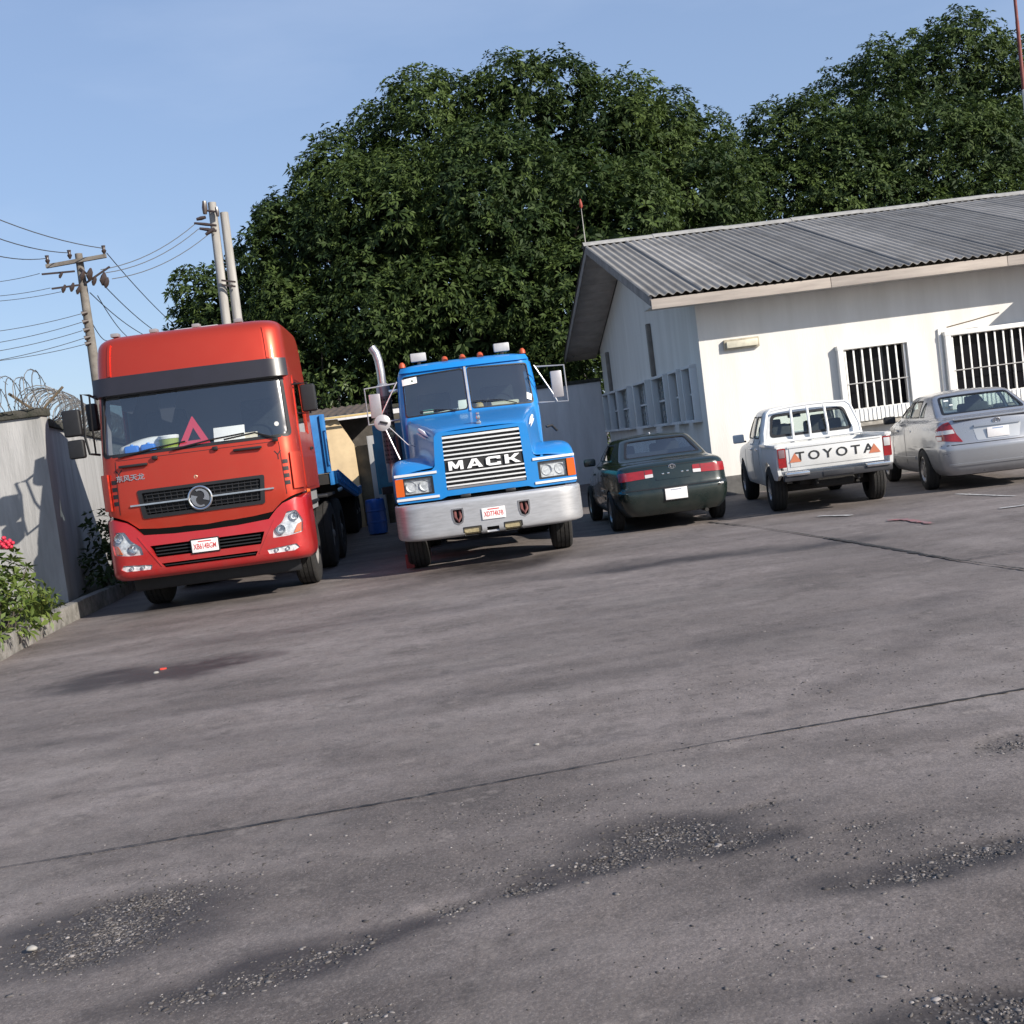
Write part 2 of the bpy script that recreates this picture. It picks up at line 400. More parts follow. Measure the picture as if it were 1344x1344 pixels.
# ------------------------------------------------------------------ numpy noise
def vnoise(x, y, seed=0):
    xi = np.floor(x).astype(np.int64); yi = np.floor(y).astype(np.int64); fx = x-xi; fy = y-yi
    fx = fx*fx*(3-2*fx); fy = fy*fy*(3-2*fy)
    def h(a, b):
        n = (a*374761393 + b*668265263 + seed*1442695041) & 0xffffffff
        n = ((n ^ (n >> 13))*1274126177) & 0xffffffff
        return ((n ^ (n >> 16)) & 0xffff)/65535.
    return (h(xi, yi)*(1-fx)+h(xi+1, yi)*fx)*(1-fy) + (h(xi, yi+1)*(1-fx)+h(xi+1, yi+1)*fx)*fy
def fbm(x, y, seed=0, o=5):
    s = 0; a = .5
    for i in range(o): s = s + a*vnoise(x*2**i, y*2**i, seed+i); a *= .5
    return s

# ================================================================== GROUND
# pits of broken, ravelled surface: (centre x, y, half-length, half-width, angle, strength)
def E2(x, y, rx, ry, a=0., s=1.): p = gp(x, y); return (p[0], p[1], rx, ry, a, s)
PITS = [E2(150, 1215, .34, .30, .2), E2(95, 1250, .22, .16, .2), E2(205, 1180, .26, .14, .2), E2(880, 1095, .24, .17, .1), E2(950, 1105, .26, .07, .15, .8), E2(800, 1130, .17, .09, .4, .9),
        E2(690, 1165, .10, .07, .3, .9), E2(600, 1190, .13, .06, .3, .7), E2(330, 1285, .25, .10, .25, .6), E2(420, 1250, .2, .07, .3, .6),
        E2(1190, 1150, .2, .06, .1, .8), E2(1290, 1115, .26, .09, .2, .9), E2(1320, 1325, .22, .09, .1, 1.), E2(1335, 975, .2, .12, .2, .8),
        E2(1000, 1057, .14, .04, .2, .6), E2(1130, 1085, .14, .04, .2, .4), E2(240, 1310, .18, .09, .2, .5), E2(480, 1330, .12, .05, .1, .5), E2(1240, 1310, .14, .05, .1, .5)]
STAINS_SHADE = [E2(180, 890, .9, .30, .1, 1.), E2(260, 878, .6, .22, .1, 1.), E2(150, 1215, .55, .36, .2, .9), E2(880, 1095, .42, .24, .1, .9), E2(790, 1130, .3, .14, .4, .9), E2(960, 1105, .36, .12, .15, .9), E2(380, 1268, .5, .16, .28, .9), E2(1250, 1130, .5, .13, .15, .9), E2(200, 885, 1.1, .45, .1, .9), E2(90, 905, .9, .2, .15, .6), E2(900, 735, 1.8, .30, .05, .8), E2(1060, 718, .9, .28, .05, .75), E2(750, 750, 1.6, .4, .05, .6), E2(400, 825, 1.6, .35, .05, .6), E2(560, 800, 1.8, .5, 0, .45),
        E2(60, 975, .3, .12, .2, .5), E2(130, 970, .15, .1, .2, .6), E2(1140, 675, .9, .25, .05, .6), E2(600, 1310, .3, .06, .2, .5), E2(330, 1300, .35, .12, .3, .5), E2(680, 790, 1.6, .2, .1, .4),
        E2(500, 1228, .40, .10, .32, .75), E2(300, 1292, .45, .13, .25, .7), E2(720, 1158, .30, .09, .3, .7), E2(1190, 1150, .34, .07, .05, .7), E2(1290, 1118, .36, .10, .15, .7), E2(150, 1215, .48, .34, .2, .55), E2(880, 1098, .38, .20, .1, .6), E2(1300, 1330, .4, .12, .1, .8), E2(1000, 1310, .4, .05, .15, .4), E2(620, 1275, .35, .05, .2, .4), E2(1240, 790, .5, .25, .6, .45), E2(1180, 850, .5, .16, .7, .4), E2(1100, 895, .4, .12, .7, .4), E2(480, 900, 1.3, .12, .12, .4), E2(850, 960, 1.0, .08, .15, .4), E2(250, 1020, .9, .07, .12, .4), E2(640, 745, 1.1, .9, 0, .8), E2(270, 785, 1.1, .9, 0, .8),  # broad blobs under the trucks paint shade there, the others are stains
        E2(860, 690, 1.2, .6, 0, .5), E2(1060, 668, 1.2, .6, 0, .5), E2(1270, 648, 1.5, .6, 0, .4), E2(640, 745, 1.5, 1.0, 0, .5), E2(280, 790, 1.4, .9, 0, .5), E2(1000, 830, 1.2, .2, .25, .35), E2(700, 900, 1.4, .18, .1, .35), E2(350, 960, 1.2, .15, .1, .3)]
STAINS_SHADE = [(a, b_, c, d, e, q if q > .65 else q*.45) for a, b_, c, d, e, q in STAINS_SHADE]   # weaker stains and shade made fainter
def axis(segs):
    o = [segs[0][0]]
    for a, b, st in segs:
        k = max(1, int(round((b-a)/st))); o += list(np.linspace(a, b, k+1))[1:]
    return np.array(o)
gx = axis([(-900, -100, 200), (-100, -14, 14), (-14, -6.2, .4), (-6.2, -3, .1), (-3, 3, .03), (3, 6, .06), (6, 14, .25), (14, 100, 12), (100, 900, 200)])
gy = axis([(-300, -20, 70), (-20, 0, 4), (0, 2.4, .4), (2.4, 6.2, .025), (6.2, 12, .06), (12, 24, .15), (24, 60, 3), (60, 1500, 200)])
XX, YY = np.meshgrid(gx, gy); nx, ny = len(gx), len(gy)
def blob(L, X, Y, warp=.35, seed=3, fr=3.2):
    M = np.zeros_like(X)
    n1 = fbm(X*fr, Y*fr, seed)-.48; n2 = fbm(X*fr+31, Y*fr+17, seed+9)-.48
    for cx, cy, rx, ry, a, s in L:
        dx = X-cx; dy = Y-cy; c, sn = math.cos(a), math.sin(a)
        u = (dx*c+dy*sn)/rx + n1*warp*4; v = (-dx*sn+dy*c)/ry + n2*warp*4
        M = np.maximum(M, s*np.clip(1.25-np.sqrt(u*u+v*v), 0, 1).clip(0, .8)/.8)
    return M
pit = blob(PITS, XX, YY, .30, 3, 4.5)
pit = np.clip(pit*(0.45+.8*fbm(XX*14, YY*14, 5)), 0, .9)
stain_shade = np.clip(blob(STAINS_SHADE, XX, YY, .30, 11, 1.6)*(.45+1.7*fbm(XX*6, YY*9, 8)), 0, 1)
big = fbm(XX*.35+YY*.05, YY*.8-XX*.09, 21); mid = fbm(XX*1.3, YY*2.6-XX*.3, 31)
streak = fbm(XX*.8+YY*.1, YY*4.2-XX*.55, 61)
tone = np.clip(.5+(big-.48)*1.7+(mid-.48)*1.2+(streak-.48)*1.3, 0, 1)
def pitmask(X, Y): return np.clip(blob(PITS, X, Y, .30, 3, 4.5)*(0.45+.8*fbm(X*14, Y*14, 5)), 0, .9)
def groundz(X, Y, pm):
    nr = (Y > 2) & (Y < 26) & (np.abs(X) < 14)
    return nr*((fbm(X*.6, Y*.6, 40)-.48)*.02 + (fbm(X*9, Y*9, 41)-.48)*.006 - pm*.014 + (fbm(X*38, Y*38, 43)-.48)*.010*np.clip(pm*1.5, 0, 1))
ZZ = groundz(XX, YY, pit)
V = np.c_[XX.ravel(), YY.ravel(), ZZ.ravel()]
ii = np.arange(nx*ny).reshape(ny, nx)
Q = np.stack([ii[:-1, :-1], ii[:-1, 1:], ii[1:, 1:], ii[1:, :-1]], -1).reshape(-1, 4)
def fastmesh(name, V, Q, mt, smooth=True):
    me = bpy.data.meshes.new(name); k = Q.shape[1]
    me.vertices.add(len(V)); me.vertices.foreach_set('co', np.ascontiguousarray(V, dtype=np.float32).ravel())
    me.loops.add(Q.size); me.loops.foreach_set('vertex_index', Q.ravel().astype(np.int32))
    me.polygons.add(len(Q)); me.polygons.foreach_set('loop_start', np.arange(0, Q.size, k, dtype=np.int32))
    if smooth: me.polygons.foreach_set('use_smooth', np.ones(len(Q), bool))
    me.update(calc_edges=True); me.materials.append(mt); return me
GM = bpy.data.materials.new('worn_asphalt'); GM.use_nodes = True
n = GM.node_tree.nodes; l = GM.node_tree.links; b = n['Principled BSDF']; b.inputs['Specular IOR Level'].default_value = .35
at_ = n.new('ShaderNodeAttribute'); at_.attribute_name = 'wear_shade'; sp = n.new('ShaderNodeSeparateColor'); l.new(at_.outputs['Color'], sp.inputs[0])
tcn = n.new('ShaderNodeTexCoord')
def noise(sc, det=6, rough=.6):
    q = n.new('ShaderNodeTexNoise'); q.inputs['Scale'].default_value = sc; q.inputs['Detail'].default_value = det; q.inputs['Roughness'].default_value = rough
    l.new(tcn.outputs['Object'], q.inputs['Vector']); return q
def mixc(f, A, B, typ='MIX'):
    q = n.new('ShaderNodeMix'); q.data_type = 'RGBA'; q.blend_type = typ
    for nm, v in (('Factor', f), ('A', A), ('B', B)):
        if isinstance(v, (tuple, float)): q.inputs[nm].default_value = v if isinstance(v, float) else (*v, 1)
        else: l.new(v, q.inputs[nm])
    return q.outputs['Result']
def ramp(src, a, b_, ca=(0, 0, 0), cb=(1, 1, 1)):
    q = n.new('ShaderNodeValToRGB'); q.color_ramp.elements[0].position = a; q.color_ramp.elements[1].position = b_
    q.color_ramp.elements[0].color = (*ca, 1); q.color_ramp.elements[1].color = (*cb, 1); l.new(src, q.inputs[0]); return q.outputs[0]
base = mixc(sp.outputs['Blue'], (.118, .099, .091), (.285, .244, .227))
n_med = noise(2.1, 9, .68); base = mixc(ramp(n_med.outputs['Fac'], .42, .72), base, (.190, .158, .142))
n_fine = noise(190, 4, .8); base = mixc(ramp(n_fine.outputs['Fac'], .36, .66), base, mixc(.62, base, (.045, .040, .040)), 'MIX')
n_gr = n.new('ShaderNodeTexVoronoi'); n_gr.inputs['Scale'].default_value = 95; l.new(tcn.outputs['Object'], n_gr.inputs['Vector'])
sgrain = ramp(n_gr.outputs['Distance'], .05, .30, (1, 1, 1), (0, 0, 0))
base = mixc(sgrain, base, mixc(.42, base, (.38, .335, .315)))
n_ag = noise(30, 6, .8); base = mixc(ramp(n_ag.outputs['Fac'], .46, .70), base, mixc(.42, base, (.06, .053, .05)))
n_ag2 = noise(9, 8, .8); base = mixc(ramp(n_ag2.outputs['Fac'], .47, .66), base, mixc(.48, base, (.055, .048, .046)))
n_ag3 = noise(55, 5, .8); base = mixc(ramp(n_ag3.outputs['Fac'], .52, .72), base, mixc(.40, base, (.38, .335, .31)))
n_dust = noise(.55, 8, .7); base = mixc(ramp(n_dust.outputs['Fac'], .50, .75), base, mixc(.35, base, (.30, .27, .25)))
n_st = noise(1.3, 9, .72); base = mixc(ramp(n_st.outputs['Fac'], .555, .61), base, mixc(.34, base, (.05, .043, .040)))
n_st2 = noise(3.7, 9, .75); base = mixc(ramp(n_st2.outputs['Fac'], .575, .63), base, mixc(.36, base, (.05, .043, .040)))
n_st3 = noise(2.6, 9, .75); base = mixc(ramp(n_st3.outputs['Fac'], .58, .66), base, mixc(.34, base, (.36, .31, .28)))
stain_shade_col = mixc(sp.outputs['Green'], base, mixc(.86, base, (.030, .025, .024)))
n_stone = n.new('ShaderNodeTexVoronoi'); n_stone.inputs['Scale'].default_value = 60; l.new(tcn.outputs['Object'], n_stone.inputs['Vector'])
stones = mixc(ramp(n_stone.outputs['Distance'], .1, .45, (1, 1, 1), (0, 0, 0)), (.050, .042, .038), (.175, .158, .148))
pitc = mixc(sp.outputs['Red'], stain_shade_col, stones)
l.new(pitc, b.inputs['Base Color'])
rr_ = n.new('ShaderNodeMapRange'); rr_.inputs['To Min'].default_value = .82; rr_.inputs['To Max'].default_value = .55; l.new(sp.outputs['Green'], rr_.inputs[0]); l.new(rr_.outputs[0], b.inputs['Roughness'])
bp1 = n.new('ShaderNodeBump'); bp1.inputs['Strength'].default_value = .5; bp1.inputs['Distance'].default_value = .003; l.new(n_fine.outputs['Fac'], bp1.inputs['Height'])
bp2 = n.new('ShaderNodeBump'); bp2.inputs['Strength'].default_value = .35; bp2.inputs['Distance'].default_value = .004; l.new(n_stone.outputs['Distance'], bp2.inputs['Height']); bp2.invert = True
l.new(bp1.outputs[0], bp2.inputs['Normal']); l.new(bp2.outputs[0], b.inputs['Normal'])
gme = fastmesh('ground', V, Q, GM)
ca = gme.color_attributes.new('wear_shade', 'FLOAT_COLOR', 'POINT')
ca.data.foreach_set('color', np.c_[pit.ravel(), np.clip(stain_shade, 0, 1).ravel(), tone.ravel(), np.ones(pit.size)].astype(np.float32).ravel())
link('ground', gme, kind='structure')

# loose stones lying in the ravelled patches
ico = bmesh.new(); bmesh.ops.create_icosphere(ico, subdivisions=1, radius=1); IV = np.array([v.co[:] for v in ico.verts]); IF = np.array([[v.index for v in f.verts] for f in ico.faces]); ico.free()
SP = []
for cx, cy, rx, ry, a, s in PITS:
    k = int(2600*rx*ry*s/.08*.60)+50
    th = rng.uniform(0, 2*PI, k); r = np.abs(rng.normal(0, .8, k))+.15*rng.random(k); u = r*np.cos(th)*rx; v = r*np.sin(th)*ry
    SP.append(np.c_[cx+u*math.cos(a)-v*math.sin(a), cy+u*math.sin(a)+v*math.cos(a)])
k = 3800; Yr = rng.uniform(2.8, 8.5, k); SP.append(np.c_[rng.uniform(-.42, .5, k)*Yr, Yr])
k = 500; t_ = rng.uniform(0, 1, k); SP.append(np.c_[-.5+2.4*t_+rng.normal(0, .15, k), 4.9+.6*t_+rng.normal(0, .22, k)])
for (cx, cy, rx, ry, k) in [(gp(760, 1120)[0], gp(760, 1120)[1], .9, .35, 1500), (gp(1000, 900)[0], gp(1000, 900)[1], 1.4, .6, 900), (gp(700, 1060)[0], gp(700, 1060)[1], .8, .25, 700), (gp(1150, 1110)[0], gp(1150, 1110)[1], .5, .25, 700), (gp(250, 1150)[0], gp(250, 1150)[1], .7, .3, 500), (gp(1100, 1250)[0], gp(1100, 1250)[1], .5, .3, 400)]:
    SP.append(np.c_[rng.normal(cx, rx*.5, k), rng.normal(cy, ry*.5, k)])
SP = np.concatenate(SP); ns = len(SP)
keep = rng.uniform(0, 1, ns) < (.55+blob(PITS, SP[:, 0], SP[:, 1], .3, 3, 4.5)); SP = SP[keep]; ns = len(SP)
size = np.clip(rng.lognormal(-5.75, .50, ns), .0014, .0105)
ang = rng.uniform(0, 2*PI, ns); sc = np.c_[rng.uniform(.9, 1.9, ns), rng.uniform(.7, 1.2, ns), rng.uniform(.25, .5, ns)]*size[:, None]
jit = rng.uniform(.75, 1.2, (ns, 12, 1)); L = IV[None]*jit*sc[:, None, :]
c, s_ = np.cos(ang)[:, None], np.sin(ang)[:, None]
SV = np.stack([L[..., 0]*c-L[..., 1]*s_+SP[:, 0:1], L[..., 0]*s_+L[..., 1]*c+SP[:, 1:2], L[..., 2]+groundz(SP[:, 0], SP[:, 1], pitmask(SP[:, 0], SP[:, 1]))[:, None]+size[:, None]*.06], -1).reshape(-1, 3)
SF = (IF[None]+np.arange(ns)[:, None, None]*12).reshape(-1, 3)
STM = bpy.data.materials.new('loose_stone'); STM.use_nodes = True; n_ = STM.node_tree.nodes; l_ = STM.node_tree.links
ga = n_.new('ShaderNodeAttribute'); ga.attribute_name = 'tone'; cr_ = n_.new('ShaderNodeValToRGB'); cr_.color_ramp.elements[0].color = (.05, .043, .04, 1); cr_.color_ramp.elements[1].color = (.33, .30, .285, 1)
cr_.color_ramp.elements.new(.75).color = (.155, .14, .132, 1)
l_.new(ga.outputs['Fac'], cr_.inputs[0]); l_.new(cr_.outputs[0], n_['Principled BSDF'].inputs['Base Color']); n_['Principled BSDF'].inputs['Roughness'].default_value = .8
sme = fastmesh('gravel', SV, SF, STM, False)
a_ = sme.attributes.new('tone', 'FLOAT', 'POINT'); a_.data.foreach_set('value', np.repeat(rng.uniform(0, 1, ns)**1.9*.92, 12).astype(np.float32))
link('gravel', sme, label='loose grey stone chips lying in the ravelled patches of the yard', cat='gravel', kind='stuff')

def strip(name, pts, wd, mt, z=.004, jag=.3, seed=1, wfn=None, **kw):
    r = random.Random(seed); P = []
    for i in range(len(pts)-1):
        a = np.array(pts[i][:2]); b2 = np.array(pts[i+1][:2]); k = max(2, int(np.linalg.norm(b2-a)/.035))
        for j in range(k): P.append(a+(b2-a)*j/k)
    P.append(np.array(pts[-1][:2])); V = []; Fc = []
    for i, p in enumerate(P):
        d = P[min(i+1, len(P)-1)]-P[max(i-1, 0)]; d = d/np.linalg.norm(d); nrm = np.array([-d[1], d[0]])
        ww = wd*(1+jag*r.uniform(-1, 1))*(.25+1.5*abs(math.sin(i*.021+seed)*math.cos(i*.0093+1))) if jag else wd
        if wfn: ww *= wfn(i/len(P))
        p = p + nrm*r.uniform(-1, 1)*wd*jag*.5
        zz = z+.012*0
        V += [(*(p+nrm*ww/2), zz), (*(p-nrm*ww/2), zz)]
        if i: Fc.append((2*i-2, 2*i-1, 2*i+1, 2*i))
    return obj(name, V, Fc, mt, None, None, **kw)
TAR = mat('joint_tar', (.025, .024, .025), .9, var=.3)
g_ = lambda x, y: gp(x, y)
strip('pavement_joint', [(-4.9, 4.75), g_(60, 1130), g_(250, 1098), g_(500, 1055), g_(720, 1015), g_(980, 968), g_(1230, 925), g_(1344, 905), (6.5, 6.3)], .016, TAR, .006, .55, 3, kind='structure')
strip('pavement_joint', [g_(930, 686), g_(990, 692), g_(1100, 709), g_(1255, 736), g_(1344, 748), (4.7, 6.5), (5.6, 1.0), (6.2, -3)], .05, TAR, .012, .5, 5, kind='structure')
strip('pavement_joint', [g_(1258, 737), g_(1344, 724), (6.4, 10.6), (9, 11)], .04, TAR, .012, .5, 9, kind='structure')
LINEP = mat('worn_line_paint', (.55, .54, .52), .8, var=.6, vscale=14, col2=(.2, .19, .19))
strip('parking_line', [g_(1255, 649), g_(1332, 652)], .10, LINEP, .011, .12, 4, kind='structure')
strip('parking_line', [g_(1312, 668), g_(1344, 664), (7.6, 15.1)], .10, LINEP, .011, .12, 4, kind='structure')
strip('parking_line', [g_(1075, 678), g_(1118, 677)], .14, LINEP, .011, .12, 7, kind='structure')
REDP = mat('faded_red_paint', (.30, .10, .10), .85, var=.6, vscale=11, col2=(.17, .14, .145))
strip('paint_mark', [g_(1165, 684), g_(1185, 682), g_(1222, 688)], .14, REDP, .011, .3, 8, kind='structure')
# a scrap of red plastic and a paler stone on the damp patch
o = prism('plastic_scrap', [(-.03, -.012), (-.006, -.018), (.03, -.006), (.035, .012), (.0, .018), (-.024, .012)], 'z', 0, .012, mat('red_plastic', (.6, .05, .03), .5), None, .004, label='small scrap of red plastic on the damp patch', cat='litter')
p = gp(214, 879); o.location = (p[0], p[1], .002); o.rotation_euler = (.15, .1, .5)
for (px_, py_, s) in [(205, 884, .022), (42, 1247, .018), (705, 978, .012)]:
    bm = bmesh.new(); bmesh.ops.create_icosphere(bm, subdivisions=2, radius=1)
    for v in bm.verts: v.co = Vector((v.co.x*s*1.2, v.co.y*s*.8, v.co.z*s*.6))*random.uniform(.85, 1.12)
    o = bmobj('loose_stone', bm, mat('pale_stone', (.36, .34, .31), .8, var=.3), None, 60)
    tag(o, {205: 'pale stone on the damp patch beside the red scrap', 42: 'pale stone among dark chips of the broad broken patch', 705: 'tiny pale pebble just beyond the long pavement joint'}[px_], 'stone')
    p = gp(px_, py_); o.location = (p[0], p[1], s*.35)

# ================================================================== KERB, BED, WALLS
CONC = mat('kerb_concrete', (.27, .255, .235), .9, var=.5, vscale=7, bump=.5, bscale=50, col2=(.12, .115, .10))
KL = [(-4.55, -3.0), (-5.15, 7.0), (-5.5, 11.9), (-5.78, 14.3), (-6.0, 17.2), (-6.7, 22.5), (-8.6, 34.9)]
kroot = empty('kerb', (0, 0, 0), kind='structure')
for i in range(len(KL)-1):
    a, b2 = np.array(KL[i]), np.array(KL[i+1]); Ln = np.linalg.norm(b2-a); k = max(1, int(round(Ln/.95))); d = (b2-a)/Ln
    for j in range(k):
        c = a+d*(j+.5)*Ln/k; nrm = np.array([-d[1], d[0]])
        rbox('kerb_stone', (c[0]+nrm[0]*.08, c[1]+nrm[1]*.08, .09+random.uniform(-.006, .006)), (.16, Ln/k-.012, .28), CONC, kroot, .018, 2, rot=('Z', math.atan2(d[1], d[0])-PI/2+random.uniform(-.006, .006)))
SOIL = mat('bed_soil', (.06, .05, .038), .95, var=.5, vscale=5, bump=.8, bscale=30, col2=(.035, .045, .02))
bed = [(-4.64, -3.0), (-5.24, 7.0), (-5.6, 11.9), (-5.88, 14.3), (-6.1, 17.2), (-6.8, 22.5), (-8.7, 34.9), (-10.4, 35.0), (-6.35, 15.9), (-12, 15.9), (-12, -3)]
prism('planting_bed', bed, 'z', -.1, .17, SOIL, None, kind='structure')

WALLM = mat('whitewashed_wall', (.40, .395, .39), .9, var=.22, vscale=1.9, bump=.3, bscale=25, col2=(.25, .247, .24), stretch=(1.6, 1.6, .25))
COPE = mat('weathered_coping', (.07, .065, .055), .95, var=.6, vscale=9, bump=.6, bscale=30, col2=(.03, .032, .022))
def wallseg(parent, a, b2, h, th, z0=-.1, cope=True, name='wall_panel', mt=None):
    a = np.array(a); b2 = np.array(b2); d = (b2-a); Ln = np.linalg.norm(d); d /= Ln; c = (a+b2)/2; ang = math.atan2(d[1], d[0])
    rbox(name, (c[0], c[1], (h+z0)/2), (Ln, th, h-z0), mt or WALLM, parent, .012, 2, rot=('Z', ang))
    if cope: rbox('coping', (c[0], c[1], h+.055), (Ln+.06, th+.10, .115), COPE, parent, .02, 2, rot=('Z', ang))
BRK = mat('bracket_iron', (.09, .085, .06), .85, var=.5, vscale=20, col2=(.16, .11, .07))
lw_ = empty('boundary_wall', (-6.3, 15.8, 0), label='whitewashed boundary wall beside the red truck with dark coping', cat='wall')
def rel(p, o): return (p[0]-o.location.x, p[1]-o.location.y)
wallseg(lw_, rel((-12, 15.83), lw_), rel((-6.22, 15.83), lw_), 2.76, .24)
wallseg(lw_, rel((-6.36, 15.96), lw_), rel((-10.6, 35.1), lw_), 2.62, .20)
def vbracket(parent, x, y, z, d, ln=.52):
    d = np.array(d, float); d /= np.linalg.norm(d)
    for s in (-1, 1):
        a = (x, y, z); e = (x+d[0]*s*ln*.72, y+d[1]*s*ln*.72, z+ln*.62)
        tube('bracket', [a, e], .022, BRK, parent, 4, None)
for (x, y) in [(-6.28, 15.83), (-7.6, 15.83)]: vbracket(lw_, x+6.3, y-15.8, 2.80, (1, 0))
for k in range(1, 7):
    t = k/6.5; x = -6.36+(-3.06)*t; y = 15.96+13.84*t; vbracket(lw_, x+6.3, y-15.8, 2.66, (1, .22))
WIRE = mat('galvanised_wire', (.16, .155, .15), .6, .4)
def coil(name, a, b2, z, R, turns, label):
    a = np.array(a, float); b2 = np.array(b2, float); L_ = []; N = turns*16; d = b2-a; d /= np.linalg.norm(d); side = np.array([-d[1], d[0]])
    for i in range(N+1):
        t = i/N; th = t*turns*2*PI; rr2 = R*(1+.10*math.sin(th*.23+1)+.06*math.sin(th*.71)); c = a+(b2-a)*t + d*.10*math.sin(th*.5)
        L_.append((c[0]+side[0]*rr2*math.cos(th), c[1]+side[1]*rr2*math.cos(th), z+R*.72+rr2*math.sin(th)*.9+.04*math.sin(t*14)))
    parts = [(L_, .007)]
    for i in range(0, N, 3):
        p = np.array(L_[i]); q = np.array(L_[i+1])-p; q /= np.linalg.norm(q)+1e-9; s = np.cross(q, [.3, .2, .9]); s /= np.linalg.norm(s)
        parts.append(([p-s*.03+q*.02, p+s*.03-q*.02], .0045))
    o = empty(name, (a[0], a[1], z), label=label, cat='razor wire', group='razor wire along the boundary wall')
    V = []; Fc = []
    for pts, r in parts:
        v, f = tubegeo([np.array(p)-np.array([a[0], a[1], z]) for p in pts], r, 4, False); bb = len(V); V += v; Fc += [tuple(x+bb for x in q) for q in f]
    obj('coil_wire', V, Fc, WIRE, o, 40)
coil('razor_wire', (-9.5, 15.83), (-6.15, 15.83), 2.86, .30, 36, 'coil of razor wire on the wall stretch that faces the yard')
coil('razor_wire', (-6.35, 16.0), (-9.3, 29.6), 2.72, .28, 120, 'coil of razor wire on the wall running back behind the red truck')

bw = empty('boundary_wall', (-2, 35.4, 0), label='low white boundary wall at the back of the yard below the trees', cat='wall')
wallseg(bw, (-8.7, 0), (5.2, 0), 3.08, .22, mt=mat('pale_wall', (.74, .72, .72), .9, var=.2, vscale=1.9, bump=.2, bscale=25, col2=(.6, .58, .58), stretch=(1.6, 1.6, .25)))
# open store against the back wall
CREAM = mat('cream_render', (.62, .47, .28), .85, var=.25, vscale=3, col2=(.5, .38, .23)); RUST = mat('rusty_sheet', (.12, .085, .06), .8, var=.6, vscale=5, col2=(.06, .05, .045))
st = empty('store_shed', (-4.2, 27.6, 0), label='cream rendered store shed behind the trucks with rusty sheet roof', cat='shed')
prism('side_wall', [(-1.4, 0), (.66, 0), (.62, 2.0), (.30, 2.66), (-1.4, 2.70)], 'y', 0, .15, CREAM, st, .006)
rbox('shadow_wall', (.86, .26, .98), (1.0, .14, 1.96), mat('brown_shadow', (.19, .155, .10), .9, var=.5, vscale=4, col2=(.09, .08, .06)), st, .01)  # brown panel paints the blue truck's shadow on the lower wall
rbox('pillar', (1.10, -.02, 1.08), (.26, .24, 2.16), WALLM, st, .01)
rbox('back_wall', (.3, 2.2, 1.35), (3.3, .12, 2.7), mat('shade_render', (.09, .08, .07), .95, var=.4), st, .01)  # dark colour paints the shade inside the opening
V = []; Fc = []
for i in range(61):
    x = -1.5+i*.05; dz = .018*math.sin(i*PI/2.0)
    V += [(x, -.25, 2.74+dz), (x, 2.3, 3.05+dz)]
    if i: Fc.append((2*i-2, 2*i, 2*i+1, 2*i-1))
obj('roof', V, Fc, RUST, st, 60)
rbox('roof_edge', (0, -.27, 2.69), (3.0, .03, .05), mat('yellow_trim', (.62, .46, .20), .7, var=.3), st, .006)
# blue plastic drum
DRUM = mat('blue_plastic', (.015, .10, .42), .4, var=.2, vscale=6)
DS = .72
dr = empty('plastic_drum', (-2.86, 24.2, 0), label='blue plastic drum standing between the two trucks', cat='drum')
link('drum_body', lathe_mesh('drum_body', [(.02, 0), (.02, .24), (.04, .27), (.12, .285), (.30, .29), (.31, .30), (.34, .30), (.35, .29), (.58, .29), (.59, .30), (.62, .30), (.63, .29), (.80, .285), (.87, .27), (.89, .25), (.885, .23), (.87, .22), (.87, 0)], DRUM, 'Z', 28), dr).scale = (.72, .72, .85)
link('bung_cap', lathe_mesh('bung_cap', [(.87, .0), (.87, .04), (.895, .04), (.90, .035), (.90, 0)], BLACK, 'Z', 12), dr, (.08, 0, -.13))

# ================================================================== OFFICE BUILDING
BA = math.radians(3.3)
office = empty('office_building', (4.03, 22.4, 0), BA, label='long white single storey office with grey corrugated roof', cat='building')
WHITE = mat('white_wall_paint', (.71, .69, .65), .85, var=.10, vscale=1.3, bump=.15, bscale=30, stretch=(1.6, 1.6, .22), col2=(.61, .59, .55))
GREYW = WHITE
TRIM = mat('white_trim', (.78, .77, .74), .6, var=.1, vscale=9)
DPANE = mat('dark_pane', (.006, .006, .008), .2, spec=.12)
def flat_y(y0): return lambda u, v: np.c_[u, np.full_like(np.asarray(u, float), y0), v]
def flat_x(x0): return lambda u, v: np.c_[np.full_like(np.asarray(u, float), x0), u, v]
W1 = (2.80, 4.06, 1.37, 2.54); W2 = (4.97, 6.95, 1.37, 2.56); W3 = (8.6, 10.4, 1.37, 2.56)
rect = lambda a, b2, c, d: [(a, c), (b2, c), (b2, d), (a, d)]
sheet('front_wall', flat_y(0), rect(0, 12.5, -.1, 3.80), WHITE, office, holes=[rect(*W1), rect(*W2), rect(*W3)], step=2.5, thick=.22, back=True)
gw = [(.55, 1.25), (1.80, 2.62), (3.25, 4.55), (5.45, 7.05), (8.10, 9.75), (10.0, 11.25), (11.5, 12.5)]
zr = lambda y: 3.80+ (y+.8)*(6.08-3.86)/7.2 if y < 6.4 else 3.80+(13.6-y)*(6.08-3.86)/7.2
sheet('gable_wall', flat_x(0.002), [(.02, -.1), (12.8, -.1), (12.8, zr(12.8)), (6.4, zr(6.4)), (.02, zr(0))], WHITE, office, holes=[rect(a, b2, 1.56, 2.60) for a, b2 in gw], step=2.5, thick=.22, back=True, sgn=-1)
PL = mat('dark_plinth', (.16, .155, .15), .9, var=.4, vscale=5)
rbox('plinth', (6.25, -.012, .12), (12.56, .06, .52), PL, office, .008); rbox('plinth', (-.012, 6.43, .12), (.06, 12.8, .52), PL, office, .008)
